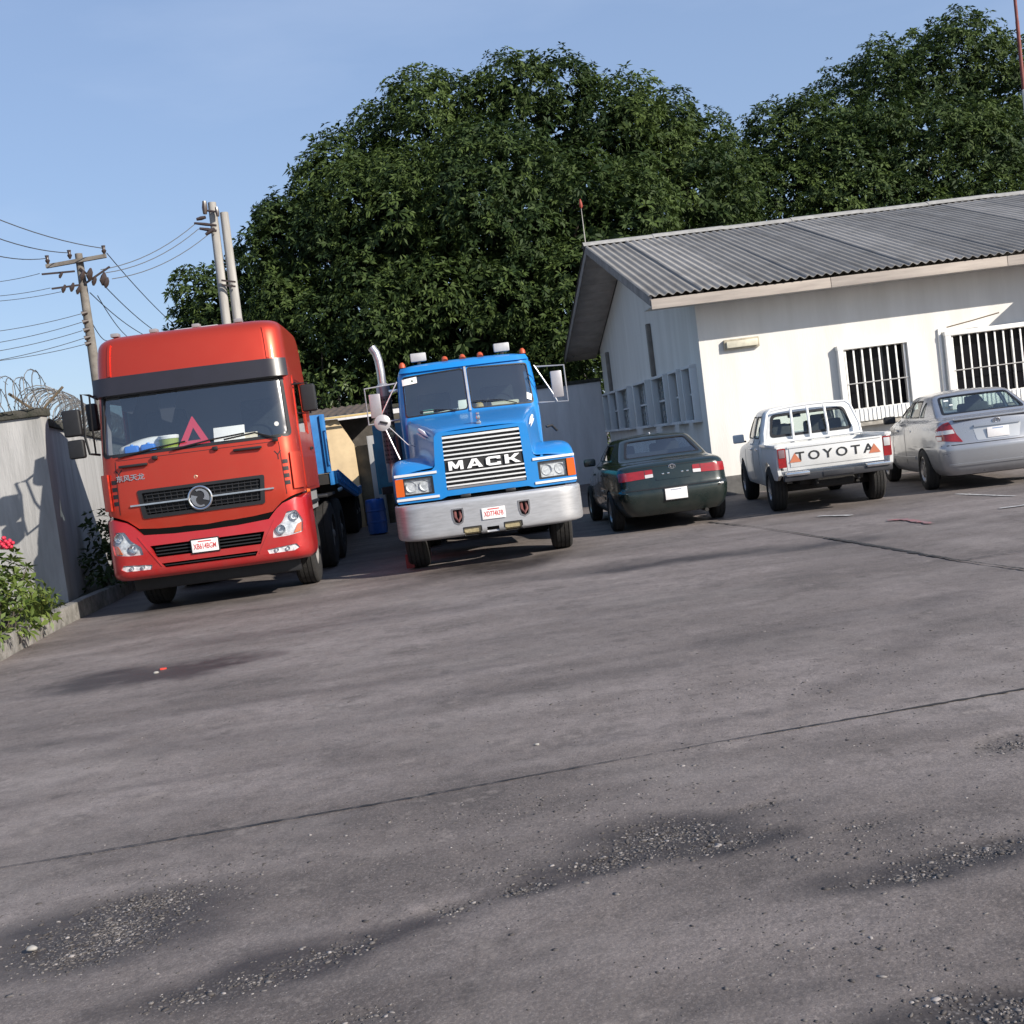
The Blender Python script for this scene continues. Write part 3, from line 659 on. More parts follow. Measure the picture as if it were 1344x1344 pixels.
rbox('back_wall', (6.25, 12.7, 1.9), (12.5, .2, 4.0), WHITE, office, .01); rbox('end_wall', (12.4, 6.4, 1.9), (.2, 12.6, 4.0), WHITE, office, .01)
rbox('floor', (6.25, 6.4, .05), (12.2, 12.2, .1), DARK, office, .0)
def window_front(W, nb):
    a, b2, c, d = W; wd = empty('window', (0, 0, 0)); wd.parent = office
    # projecting painted surround
    for nm, cc, ss in (('frame', ((a+b2)/2, -.055, d+.045), (b2-a+.26, .16, .09)), ('frame', (a-.065, -.055, (c+d)/2-.13), (.11, .155, d-c+.26)), ('frame', (b2+.065, -.055, (c+d)/2-.13), (.11, .155, d-c+.26))):
        rbox(nm, cc, ss, TRIM, wd, .006)
    rbox('pane', ((a+b2)/2, .14, (c+d)/2), (b2-a, .012, d-c), DPANE, wd, 0)
    for k in range(1, 3):
        rbox('mullion', (a+(b2-a)*k/3, .12, (c+d)/2), (.035, .03, d-c), mat('dark_mullion', (.05, .05, .05), .5), wd, .004)
    for k in range(nb):
        x = a+.035+(b2-a-.07)*k/(nb-1)
        rbox('bar', (x, -.075, (c+d)/2-.02), (.034, .014, d-c+.05), TRIM, wd, .003)
    for z in (c+.42*(d-c),): tube('rail', [(a-.12, -.09, z), (b2+.14, -.09, z+.0)], .011, mat('rail_steel', (.45, .44, .43), .5, .3), wd, 6)
    # louvred apron panel and concrete sill below
    rbox('apron', ((a+b2)/2, -.05, c-.135), (b2-a+.02, .06, .25), TRIM, wd, .004)
    for k in range(int((b2-a)/.085)):
        rbox('apron_rib', (a+.05+k*.085, -.085, c-.135), (.03, .022, .24), TRIM, wd, .004)
    rbox('sill', ((a+b2)/2+.02, -.09, c-.315), (b2-a+.34, .24, .07), mat('sill_concrete', (.42, .39, .34), .9, var=.4, vscale=8, col2=(.22, .2, .17)), wd, .01)
    for k in range(nb-1):
        rbox('head_lug', (a+.07+(b2-a-.07)*k/(nb-1), -.088, d-.0), (.07, .03, .035), mat('lug_brown', (.40, .34, .26), .8), wd, .004)
    return wd
window_front(W1, 8); w2 = window_front(W2, 12); window_front(W3, 11)
tube('stay_rod', [(4.90, -.12, 2.73), (5.4, -.20, 2.80), (5.9, -.28, 2.88)], .012, mat('rod_brown', (.14, .10, .06), .7), w2, 6)
rbox('conduit', (4.78, -.02, 1.95), (.05, .05, 1.55), TRIM, office, .008)
lf = empty('wall_lamp', (0, 0, 0)); lf.parent = office
rbox('lamp_housing', (.82, -.045, 2.92), (.70, .09, .20), mat('lamp_housing', (.45, .40, .30), .6, var=.4, vscale=9), lf, .02)
rbox('lamp_diffuser', (.82, -.105, 2.915), (.62, .05, .13), mat('lamp_diffuser', (.62, .58, .46), .35, var=.25, vscale=5), lf, .02)
SHUT = mat('louvre_glass', (.16, .20, .21), .25, var=.3, vscale=7); FRG = mat('grey_frame', (.62, .63, .63), .7)
for a, b2 in gw:
    wd = empty('window', (0, 0, 0)); wd.parent = office
    c, d = 1.56, 2.60
    rbox('frame', (-.04, (a+b2)/2, d+.03), (.20, b2-a+.12, .06), FRG, wd, .006); rbox('frame', (-.04, a-.03, (c+d)/2), (.20, .06, d-c-.002), FRG, wd, .006); rbox('frame', (-.04, b2+.03, (c+d)/2), (.20, .06, d-c-.002), FRG, wd, .006)
    rbox('sill', (-.06, (a+b2)/2, c-.03), (.26, b2-a+.16, .06), FRG, wd, .006)
    nb = max(2, int(round((b2-a)/.62)))
    for k in range(nb):
        for j in range(7):
            rbox('louvre', (.09, a+(k+.5)*(b2-a)/nb, c+(j+.5)*(d-c)/7), (.008, (b2-a)/nb-.05, .16), SHUT, wd, 0, rot=('Y', .35))
        if k: rbox('mullion', (.05, a+k*(b2-a)/nb, (c+d)/2), (.07, .05, d-c), FRG, wd, .005)
    rbox('transom', (.02, (a+b2)/2, (c+d)/2), (.05, b2-a, .045), FRG, wd, .005)
PIPE = mat('downpipe_grey', (.22, .20, .18), .7, var=.3, vscale=6)
for y, z0, z1 in [(4.62, 2.68, 3.92), (11.2, 2.68, 3.82)]: rbox('downpipe', (-.05, y, (z0+z1)/2), (.10, .16, z1-z0), PIPE, office, .02)
# roof: overlapping corrugated sheets laid ridge to eave
ROOFM = mat('fibre_cement_sheet', (.25, .238, .222), .9, var=.45, vscale=1.6, bump=.2, bscale=40, col2=(.16, .15, .138), stretch=(1, .35, 1))
ROOFM2 = mat('fibre_cement_sheet_pale', (.34, .32, .295), .9, var=.45, vscale=1.6, bump=.2, bscale=40, col2=(.20, .188, .172), stretch=(1, .35, 1))
pw, nw = .168, 6
def roof_mesh(y0, z0, y1, z1, mt, nm):
    V = []; Fc = []; N = nw*8+2; T = .008
    for i in range(N+1):
        x = i*pw/8; dz = .024*math.sin(i*PI/4)
        for (y, z) in ((y0, z0), (y1, z1)): V += [(x, y, z+dz), (x, y, z+dz-T)]
        if i:
            a = 4*(i-1); c = 4*i
            Fc += [(a, c, c+2, a+2), (a+1, a+3, c+3, c+1), (a, a+1, c+1, c), (a+2, c+2, c+3, a+3)]
    Fc += [(0, 2, 3, 1), (4*N, 4*N+1, 4*N+3, 4*N+2)]
    me = bpy.data.meshes.new(nm); me.from_pydata(V, [], Fc); me.materials.append(mt)
    bm = bmesh.new(); bm.from_mesh(me); bmesh.ops.recalc_face_normals(bm, faces=bm.faces); bm.to_mesh(me); bm.free(); finish(me, 40); return me
rf = empty('roof', (0, 0, 0)); rf.parent = office
EZ, RZ = 3.955, 6.17
ms_ = [roof_mesh(-.86, EZ, 6.40, RZ, mm, 'roof_sheet') for mm in (ROOFM, ROOFM2)]; mb_ = roof_mesh(13.66, EZ, 6.42, RZ-.01, ROOFM, 'roof_sheet')
k = 0; x = -1.05
while x < 12.9:
    link('roof_sheet', ms_[1 if k % 4 == 1 else 0], rf, (x, 0, .009*(k % 2)), (random.uniform(-.0012, .0012), 0, 0)); link('roof_sheet', mb_, rf, (x, 0, .009*(k % 2)))
    x += pw*nw; k += 1
RIDGE = mat('ridge_cap', (.36, .35, .33), .85, var=.35, vscale=6)
for k in range(8):
    x0 = -1.08+k*1.76; pts = [(-.20, -.075), (-.10, .005), (0, .045), (.10, .005), (.20, -.075)]
    V = []; Fc = []
    for x in (x0, x0+1.80):
        for (dy, dz) in pts: V.append((x, 6.41+dy, RZ+.045+dz+.012*(k % 2)))
    for i in range(4): Fc.append((i, i+1, 6+i, 5+i))
    obj('ridge_cap', V, Fc, RIDGE, rf, 50)
WOOD = mat('fascia_timber', (.44, .385, .335), .8, var=.35, vscale=2.5, bump=.2, bscale=12, stretch=(.3, 3, 3), col2=(.30, .26, .23))
SOFF = mat('soffit_board', (.52, .46, .41), .85, var=.3, vscale=3, col2=(.38, .33, .29))
BARGE = mat('barge_board', (.30, .27, .25), .85, var=.35, vscale=3)
for k in range(4):
    x0 = -1.0+k*3.45; rbox('fascia', (x0+1.72, -.80, 3.80), (3.44, .03, .19), WOOD, rf, .006)
rbox('eave_soffit', (5.9, -.40, 3.765), (13.8, .76, .02), mat('eave_soffit', (.55, .53, .50), .85, var=.2), rf, 0)
sl_ = math.atan2(RZ-EZ, 7.26)
for sgn, yA in ((1, -.80), (-1, 13.6)):
    Ln = 7.2/math.cos(sl_); c = (yA+6.4)/2
    zc = (EZ+RZ)/2-.10
    rbox('barge_board', (-1.0, c, zc), (.04, Ln, .20), BARGE, rf, .006, rot=('X', sl_*sgn))
    nbd = 15
    for k in range(nbd):
        t = (k+.5)/nbd; y = yA+(6.4-yA)*t; z = EZ-.125+(RZ-EZ)*t
        rbox('soffit_board', (-.50, y, z), (.96, Ln/nbd-.012, .018), SOFF, rf, .002, rot=('X', sl_*sgn))
# porch on the far side of the barred windows
pr = empty('porch', (0, 0, 0)); pr.parent = office
rbox('porch_roof', (9.4, -1.09, 3.70), (4.1, .56, .12), TRIM, pr, .01); rbox('porch_beam', (9.4, -.40, 3.70), (4.1, .80, .08), TRIM, pr, .01)
for x in (8.3, 11.2): rbox('post', (x, -1.25, 1.8), (.12, .12, 3.66), TRIM, pr, .01)
# rods above the roof line
an = empty('antenna', (2.66, 28.75, 6.13), label='thin antenna with a red cap at the gable end of the ridge', cat='antenna')
tube('rod', [(0, 0, 0), (0, 0, .55), (.0, 0, 1.0)], [.012, .010, .006], mat('aerial_white', (.4, .38, .35), .5), an, 6)
tube('cap', [(0, 0, .97), (0, 0, 1.02), (0, 0, 1.12), (0, 0, 1.2)], [.015, .045, .035, .01], mat('aerial_red', (.30, .05, .03), .7), an, 8)
ms = empty('radio_mast', (16.66, 34.5, 0), label='tall thin red and white radio mast rising beyond the office roof', cat='mast')
for k, (z0, z1) in enumerate([(0, 4), (4, 7), (7, 10), (10, 12.0), (12.0, 15)]):
    tube('mast_section', [(0, 0, z0), (0, 0, z1)], .070-.006*k, mat('mast_white', (.62, .6, .57), .6, var=.2) if k % 2 == 0 and k < 4 else mat('mast_red', (.22, .06, .05), .7, var=.3), ms, 10)

# ================================================================== TREES AND PLANTS
def leaves(name, C, A, size, nl, mt, parent, tone, droop=.35, wr=.30, seed=0, spread=.9, fold=.0, axial=.45):
    """rosettes of leaves: centres C (n,3), axes A (n,3), sizes (n,)"""
    g = np.random.default_rng(seed); n_ = len(C)
    R = np.cross(A, g.normal(size=(n_, 3))); R /= np.linalg.norm(R, axis=1)[:, None]+1e-9; B = np.cross(A, R)
    th = (np.arange(nl)[None]*2.39996+g.uniform(0, 6.28, (n_, 1))+g.normal(0, .25, (n_, nl)))
    ax = axial+g.normal(0, .28, (n_, nl))
    D = R[:, None]*np.cos(th)[..., None]*spread+B[:, None]*np.sin(th)[..., None]*spread+A[:, None]*ax[..., None]
    D[..., 2] -= droop*g.uniform(.4, 1.5, (n_, nl)); D /= np.linalg.norm(D, axis=2)[..., None]
    S = np.cross(D, A[:, None]+g.normal(0, .5, (n_, nl, 3))); S /= np.linalg.norm(S, axis=2)[..., None]+1e-9
    Nn = np.cross(S, D)
    Ls = (size[:, None]*g.uniform(.7, 1.2, (n_, nl)))[..., None]; Wd = Ls*wr
    c0 = C[:, None]+D*Ls*.12; tip = C[:, None]+D*Ls; tip[..., 2] -= (Ls*.12)[..., 0]
    mid_ = C[:, None]+D*Ls*.5+Nn*Ls*.05
    V = np.stack([c0, mid_+S*Wd*.5, tip, mid_-S*Wd*.5], 2).reshape(-1, 3)
    Q = np.arange(len(V)).reshape(-1, 4)
    me = fastmesh(name, V, Q, mt, False)
    tn = np.clip(tone[:, None]+g.normal(0, .10, (n_, nl)), 0, 1); a = me.attributes.new('tone', 'FLOAT', 'POINT'); a.data.foreach_set('value', np.repeat(tn.ravel(), 4).astype(np.float32))
    return link(name, me, parent)
BARK = mat('bark', (.085, .068, .052), .95, var=.5, vscale=5, bump=.7, bscale=14, stretch=(2, 2, .5))
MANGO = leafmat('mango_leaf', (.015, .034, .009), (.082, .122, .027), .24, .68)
MANGO2 = leafmat('light_leaf', (.030, .055, .016), (.11, .155, .045), .22, .45)
def tree(name, base, lobes, dens_, label, mt=MANGO, seed=0, size=.235, trunk_r=.38, group='mango trees behind the office yard', fork=3.0):
    g = np.random.default_rng(seed); base = np.array(base, float)
    root = empty(name, base, label=label, cat='tree', group=group)
    Lb = np.array(lobes, float); Lb[:, :3] -= base
    # each lobe breaks up into smaller knots of foliage
    sub = []
    for (x, y, z, r) in Lb:
        k = int(9*r)
        for _ in range(k):
            d = g.normal(size=3); d /= np.linalg.norm(d); d[2] = abs(d[2])*1.0 if g.random() < .7 else d[2]
            rr2 = r*g.uniform(.30, .48); sub.append((*(np.array([x, y, z])+d*(r*.93-rr2*.50)*np.array([1, 1, .92])), rr2))
    sub = np.array(sub)
    C = []; A = []; T = []
    for i, (x, y, z, r) in enumerate(sub):
        k = int(dens_*r*r*12); d = g.normal(size=(k, 3)); d /= np.linalg.norm(d, axis=1)[:, None]
        rad = r*(1-.38*g.random(k)**1.6)*(1+.10*g.normal(size=k))
        P = np.array([x, y, z])+d*rad[:, None]
        # drop what is buried deep inside the crown
        dd = np.linalg.norm(P[:, None]-Lb[None, :, :3], axis=2)/Lb[None, :, 3]; kp = (dd.min(1) > .62)
        ds = np.linalg.norm(P[:, None]-sub[None, :, :3], axis=2)/sub[None, :, 3]; ds[:, i] = 9; kp &= (ds.min(1) > .55)
        C.append(P[kp]); A.append((d*.8+np.array([0, 0, .5]))[kp]); T.append(np.clip(g.normal(.42+g.normal(0, .22), .13, kp.sum()), 0, 1))
    n_out = sum(len(c) for c in C)
    # coarser leaves inside, toned darker to paint the crown's inner shade
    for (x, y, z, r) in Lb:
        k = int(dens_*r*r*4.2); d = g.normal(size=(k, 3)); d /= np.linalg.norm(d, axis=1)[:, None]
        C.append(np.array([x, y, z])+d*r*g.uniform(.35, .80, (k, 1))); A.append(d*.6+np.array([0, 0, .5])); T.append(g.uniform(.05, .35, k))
    C = np.concatenate(C); A = np.concatenate(A); A /= np.linalg.norm(A, axis=1)[:, None]; T = np.concatenate(T)
    T = np.where(g.random(len(T)) < .012, np.clip(T+.45, 0, 1), T)
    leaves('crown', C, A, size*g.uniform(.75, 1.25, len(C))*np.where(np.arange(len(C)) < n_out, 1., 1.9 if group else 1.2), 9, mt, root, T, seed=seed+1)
    # trunk and limbs
    tips = Lb[g.permutation(len(Lb))]; fk = np.array([0, 0, fork])
    tube('trunk', [(0, 0, -.2), (.03, .02, .3), (.05, .0, fork*.6), (0, 0, fork+.2)], [trunk_r*1.35, trunk_r*1.05, trunk_r*.9, trunk_r*.8], BARK, root, 10)
    for (x, y, z, r) in tips:
        e = np.array([x, y, z]); mpt = fk+(e-fk)*.5+g.normal(0, .35, 3)+np.array([0, 0, .4])
        tube('limb', [fk-np.array([0, 0, .2]), fk+(mpt-fk)*.5+g.normal(0, .1, 3), mpt, mpt+(e-mpt)*.6+g.normal(0, .2, 3), e+np.array([0, 0, r*.3])], [trunk_r*.55, trunk_r*.42, trunk_r*.3, trunk_r*.18, .03], BARK, root, 6)
    return root
def LB(x, y, Y, r): p = at(x, y+14, Y); return (p[0], p[1], p[2], r)
TREE_DY = 12
tree('mango_tree', (-.2, 42, 0), [LB(462, 245, 41, 2.55), LB(560, 178, 42, 2.75), LB(690, 155, 42, 2.8), LB(800, 185, 42, 2.7), LB(415, 330, 39.5, 2.4), LB(520, 290, 38.5, 2.9), LB(650, 270, 38.3, 3.0), LB(770, 290, 38.5, 2.9),
      LB(400, 430, 39, 2.4), LB(500, 410, 38, 2.6), LB(620, 400, 37.5, 2.7), LB(740, 400, 38, 2.6), LB(560, 480, 39, 2.4), LB(690, 480, 39, 2.4), LB(430, 490, 40, 2.0), LB(600, 330, 44, 3.2), LB(520, 520, 41, 2.2), LB(640, 520, 42, 2.3), LB(740, 510, 42, 2.3), LB(640, 440, 45, 2.8), LB(500, 360, 44, 2.8), LB(740, 350, 44, 2.8)], 7.0, 'broadest dark mango tree filling the sky behind the blue truck', seed=11, trunk_r=.55)
tree('mango_tree', (-8.6, 41, 0), [LB(290, 392, 40, 1.75), LB(275, 430, 40, 1.5), LB(348, 365, 40, 1.75), LB(388, 290, 41, 1.5), LB(330, 450, 39, 1.9), LB(300, 500, 39, 1.8), LB(360, 520, 39, 1.8)], 7.0, 'smaller mango tree behind the twin poles at the edge of the big crown', seed=23, trunk_r=.28, fork=2.2)
tree('mango_tree', (8.0, 45, 0), [LB(870, 195, 44, 2.6), LB(905, 260, 42, 2.6), LB(920, 195, 46, 1.7), LB(830, 330, 42, 2.6), LB(930, 320, 43, 2.4), LB(860, 420, 43, 2.5), LB(950, 300, 46, 1.9)], 6.2, 'dark mango tree standing over the gable end of the office', seed=37, trunk_r=.35)
tree('mango_tree', (15.5, 49, 0), [LB(1038, 196, 48, 2.5), LB(1090, 185, 47, 2.5), LB(1150, 125, 49, 2.6), LB(1240, 105, 50, 3.0), LB(1310, 120, 50, 2.8), LB(1130, 220, 46, 2.8), LB(1230, 210, 46, 3.0), LB(1330, 220, 47, 3.0), LB(1020, 270, 46, 2.7), LB(1110, 290, 45, 2.8), LB(1210, 290, 45, 2.7), LB(1310, 290, 45, 2.7), LB(1390, 140, 50, 3)], 5.6, 'tall dark mango tree beside the red and white mast', seed=51, size=.235, trunk_r=.5)
tree('leafy_tree', (-5.0, 37.6, 0), [LB(425, 465, 37.3, 1.45), LB(455, 500, 37, 1.2), LB(390, 490, 37.3, 1.3), LB(500, 515, 37.3, 1.0), LB(420, 520, 37, 1.1)], 4.2, 'lighter bushy tree leaning over the shed roof', mt=MANGO2, seed=63, size=.24, trunk_r=.13, group=None, fork=1.6)
tree('leafy_tree', (1.7, 37.6, 0), [LB(760, 462, 37.2, 1.1), LB(720, 470, 37.4, 1.1), LB(680, 490, 37.4, 1.1)], 4.0, 'low bushy tree behind the white back wall beside the office gable', mt=MANGO2, seed=67, size=.24, trunk_r=.12, group=None, fork=1.5)

def shrub(name, base, blobs, n_, size, mt, label, seed, tone=(.5, .2), stems=9, flowers=0, wr=.42, nl=7, cat='shrub'):
    g = np.random.default_rng(seed); root = empty(name, base, label=label, cat=cat)
    C = []; A = []
    for (x, y, z, r) in blobs:
        k = int(n_*r*r*10); d = g.normal(size=(k, 3)); d /= np.linalg.norm(d, axis=1)[:, None]
        C.append(np.array([x, y, z])+d*r*(1-.5*g.random((k, 1))**1.5)); A.append(d*.7+np.array([0, 0, .6]))
    C = np.concatenate(C); A = np.concatenate(A); A /= np.linalg.norm(A, axis=1)[:, None]; kp = C[:, 2] > .03; C = C[kp]; A = A[kp]
    leaves('foliage', C, A, size*g.uniform(.7, 1.3, len(C)), nl, mt, root, np.clip(g.normal(tone[0], tone[1], len(C)), 0, 1), droop=.15, wr=wr, seed=seed+1)
    multitube('stems', [([(g.normal(0, .06), g.normal(0, .06), -.05), (C[i][0]*.5, C[i][1]*.5, C[i][2]*.55), tuple(C[i])], [.012, .009, .004]) for i in g.integers(0, len(C), stems)], BARK, root, 5)
    return root, C
IX = leafmat('ixora_leaf', (.032, .065, .014), (.15, .195, .04), .25, .45); DKL = leafmat('shrub_leaf', (.02, .04, .012), (.08, .12, .035), .2, .4)
sh, C_ = shrub('flowering_shrub', (-5.75, 12.6, .15), [(0, 0, .35, .42), (.02, -.5, .35, .42), (-.05, .35, .45, .40), (-.1, .75, .42, .34), (-.35, -.1, .75, .42), (.0, .12, .72, .34), (-.5, .5, .6, .45), (-.3, -.7, .5, .5), (.1, .9, .18, .25)], 24, .115, IX, 'leafy green shrub with a red flower growing on the kerbside bed', 5, tone=(.5, .22), stems=14, wr=.36)
FLR = mat('red_petal', (.50, .02, .05), .6)
bm = bmesh.new()
fc = np.array(at(8, 713, 12.55))-np.array([-5.75, 12.6, .15])
for k in range(22):
    d = Vector(rng.normal(size=3)); d.normalize(); bmesh.ops.create_icosphere(bm, subdivisions=1, radius=.024, matrix=Matrix.Translation(Vector(fc)+d*.065*Vector((1.2, 1, .8)).length/1.7))
bmobj('flower', bm, FLR, sh, 60)
shrub('dark_shrub', (-6.15, 17.3, .15), [(0, 0, .35, .38), (.05, .3, .7, .40), (0, -.4, .3, .35), (-.05, .1, .95, .30), (.05, .9, .6, .45), (0, 1.6, .5, .45)], 20, .13, DKL, 'dark leafy shrub in the shade between wall and red truck', 9, tone=(.4, .2), wr=.4)
shrub('young_shrub', (-5.45, 10.3, .15), [(0, 0, .2, .3), (-.1, .5, .25, .3), (-.05, -.5, .2, .3)], 22, .11, IX, 'low yellow green shrub spilling over the kerb', 15, tone=(.6, .2), wr=.34)
def grass(name, base, n_, h, label, seed, mt):
    g = np.random.default_rng(seed); root = empty(name, base, label=label, cat='grass tuft'); V = []; Fc = []; T = []
    for i in range(n_):
        a = g.uniform(0, 6.28); b0 = np.array([g.normal(0, .06), g.normal(0, .07), 0]); ln = h*g.uniform(.6, 1.15); out_ = g.uniform(.15, .8)
        d = np.array([math.cos(a), math.sin(a), 0]); s = np.array([-d[1], d[0], 0])*.006; pts = [b0+d*ln*out_*t*t+np.array([0, 0, ln*(t-.35*out_*t*t)]) for t in (0, .35, .7, 1)]
        k = len(V); V += [pts[0]-s, pts[0]+s, pts[1]-s, pts[1]+s, pts[2]-s*.7, pts[2]+s*.7, pts[3]]; Fc += [(k, k+1, k+3, k+2), (k+2, k+3, k+5, k+4), (k+4, k+5, k+6)]; T += [g.uniform(.2, 1)]*7
    o = obj('blades', V, Fc, mt, root, None); a = o.data.attributes.new('tone', 'FLOAT', 'POINT'); a.data.foreach_set('value', np.array(T, np.float32)); return root
GR = leafmat('grass_blade', (.08, .11, .02), (.22, .26, .06), .25, .5)
grass('grass_tuft', (-5.83, 13.75, .16), 190, .50, 'tuft of long grass on the bed at the wall corner', 3, GR)
grass('grass_tuft', (-5.62, 11.7, .16), 60, .22, 'short tuft of grass hanging over the kerb edge below the shrub', 4, GR)

# ================================================================== POLES AND LINES
POLEC = mat('pole_concrete', (.21, .19, .165), .9, var=.4, vscale=4, col2=(.12, .105, .09)); POLEW = mat('pole_pale', (.40, .385, .36), .85, var=.35, vscale=3, col2=(.26, .245, .225), stretch=(3, 3, .3)); INS = mat('insulator', (.05, .035, .03), .3)
Y0 = 27.0
def rl(pole, p): return tuple(np.array(p)-np.array(pole.location))
pt = at(103, 333, Y0)
p1 = empty('utility_pole', (pt[0]-.02, Y0, 0), label='grey utility pole with cross arm and fuse gear behind the wall', cat='utility pole')
tube('shaft', [(0, 0, -.3), (0, 0, 3.5), (.02, 0, pt[2])], [.17, .125, .085], POLEC, p1, 10)
def bar(parent, nm, a, b2, s, mt): return tube(nm, [a, b2], s, mt, parent, 4, None)
ca_, cb_ = at(63, 348, Y0), at(141, 334, Y0)
bar(p1, 'cross_arm', rl(p1, ca_+[0, -.12, -.05]), rl(p1, cb_+[0, -.12, -.05]), .06, POLEC)
for x, y in [(62, 340), (91, 333), (136, 327)]:
    q = at(x, y, Y0-.12); tube('insulator', [rl(p1, q+[0, 0, -.12]), rl(p1, q+[0, 0, -.04]), rl(p1, q), rl(p1, q+[0, 0, .08])], [.02, .06, .035, .05], INS, p1, 8)
for (a, b2) in [((55, 360), (98, 356)), ((68, 379), (105, 374)), ((105, 352), (122, 366)), ((112, 372), (144, 350))]:
    bar(p1, 'arm', rl(p1, at(*a, Y0-.1)), rl(p1, at(*b2, Y0-.1)), .028, INS)
for x, y, s in [(118, 360, .14), (108, 362, .11), (136, 366, .15), (140, 371, .12), (84, 379, .09), (95, 377, .10), (80, 361, .07), (103, 381, .09), (124, 369, .10)]:
    q = at(x, y, Y0-.15); tube('fuse_gear', [rl(p1, q+[-.04, 0, -s]), rl(p1, q+[-.02, 0, -s*.3]), rl(p1, q+[.02, 0, s*.4]), rl(p1, q+[.04, 0, s])], [.02, s*.55, s*.45, .02], INS, p1, 7)
for y in (412, 423, 434, 444, 452):
    q = at(107+(y-412)*.12, y, Y0-.15); tube('insulator', [rl(p1, q), rl(p1, q+[.12, .05, .03])], [.055, .04], INS, p1, 7)
twin = []
for (x0, y0, x1_, y1_, lab) in [(278, 266, 297, 420, 'taller pale wooden pole of the pair with insulators and cables'), (294, 279, 312, 420, 'shorter pale wooden pole of the pair behind the red cab')]:
    a, b2 = at(x0, y0, 28.2), at(x1_, y1_, 28.2); q = empty('utility_pole', (b2[0], 28.2, 0), label=lab, cat='utility pole'); twin.append(q)
    tube('shaft', [(0, 0, -.3), (0, 0, b2[2]), (a[0]-b2[0], 0, a[2])], [.14, .115, .10], POLEW, q, 10)
q = twin[0]
for (a, b2, r) in [((268, 264), (269, 281), .07), ((284, 272), (286, 284), .05), ((255, 293), (284, 296), .04), ((258, 288), (270, 285), .05), ((262, 300), (284, 303), .045), ((270, 308), (282, 300), .05), ((268, 276), (284, 278), .03)]:
    tube('insulator', [rl(q, at(*a, 28.0)), rl(q, (at(*a, 28.0)+at(*b2, 28.0))/2), rl(q, at(*b2, 28.0))], [r*.7, r, r*.7], INS, q, 7)
for y in (368, 374): bar(q, 'clamp_band', rl(q, at(291-(371-y)*.1, y, 28.0)), rl(q, at(309, y+2, 28.0)), .03, INS)
CAB = mat('cable', (.03, .03, .032), .6)
def line(a, b2, sag, label, r=.012, group='overhead lines at the utility pole'):
    a = np.array(a); b2 = np.array(b2); pts = [a+(b2-a)*t-np.array([0, 0, 4*sag*t*(1-t)]) for t in np.linspace(0, 1, 11)]
    d = pts[-1]-pts[-2]; pts.append(pts[-1]+d/np.linalg.norm(d)*(28 if b2[0] < -10 else .02))   # the span runs on to the next pole
    o = tube('power_line', [p-a for p in pts], r, CAB, None, 4, None, label=label, cat='power line', group=group); o.location = tuple(a)
for (a, b2, lab) in [((136, 326), (-60, 262), 'bare conductor from the outer end of the cross arm'), ((91, 332), (-60, 288), 'bare conductor from the pole top'), ((62, 339), (-60, 317), 'bare conductor from the inner end of the cross arm')]:
    line(at(*a, Y0-.12), at(*b2, 24), .15, lab)
for SC, (a, b2) in enumerate([((52, 359), (-60, 374)), ((66, 378), (-60, 391)), ((80, 383), (-60, 398))]): line(at(*a, Y0-.1), at(*b2, 24), .06, ['uppermost','middle','lowest'][SC]+' thin cable leaving the fuse gear of the pole', .009, 'thin cables leaving the fuse gear')
for SC, (a, b2) in enumerate([((106, 412), (-60, 441)), ((107, 423), (-60, 458)), ((108, 434), (-60, 469)), ((110, 444), (-60, 482)), ((111, 452), (-60, 479))]): line(at(*a, Y0-.15), at(*b2, 24), .07, ['topmost','second','third','fourth','lowest'][SC]+' service cable from the bracket stack on the pole shaft', .009, 'service cables from the pole shaft')
for SC, (a, b2) in enumerate([((132, 354), (256, 294)), ((139, 358), (260, 301)), ((147, 366), (272, 309))]): line(at(*a, Y0-.1), at(*b2, 28), .18, ['uppermost','middle','lowest'][SC]+' cable strung between the cross arm pole and the twin poles', .011, 'cables strung between the poles')
for SC, (a, b2) in enumerate([((140, 332), (235, 432)), ((136, 374), (212, 440)), ((118, 384), (190, 440)), ((128, 388), (165, 440)), ((122, 426), (140, 447))]): line(at(*a, Y0), at(*b2, 36), .1, ['cable dropping from the cross arm end towards the trees','cable dropping from the fuse gear towards the trees','cable dropping from below the fuse gear to the trees','thin stay wire between the dropping cables of the pole','short cable leaving the pole shaft just above the red cab'][SC], .011, 'cables dropping towards the trees')

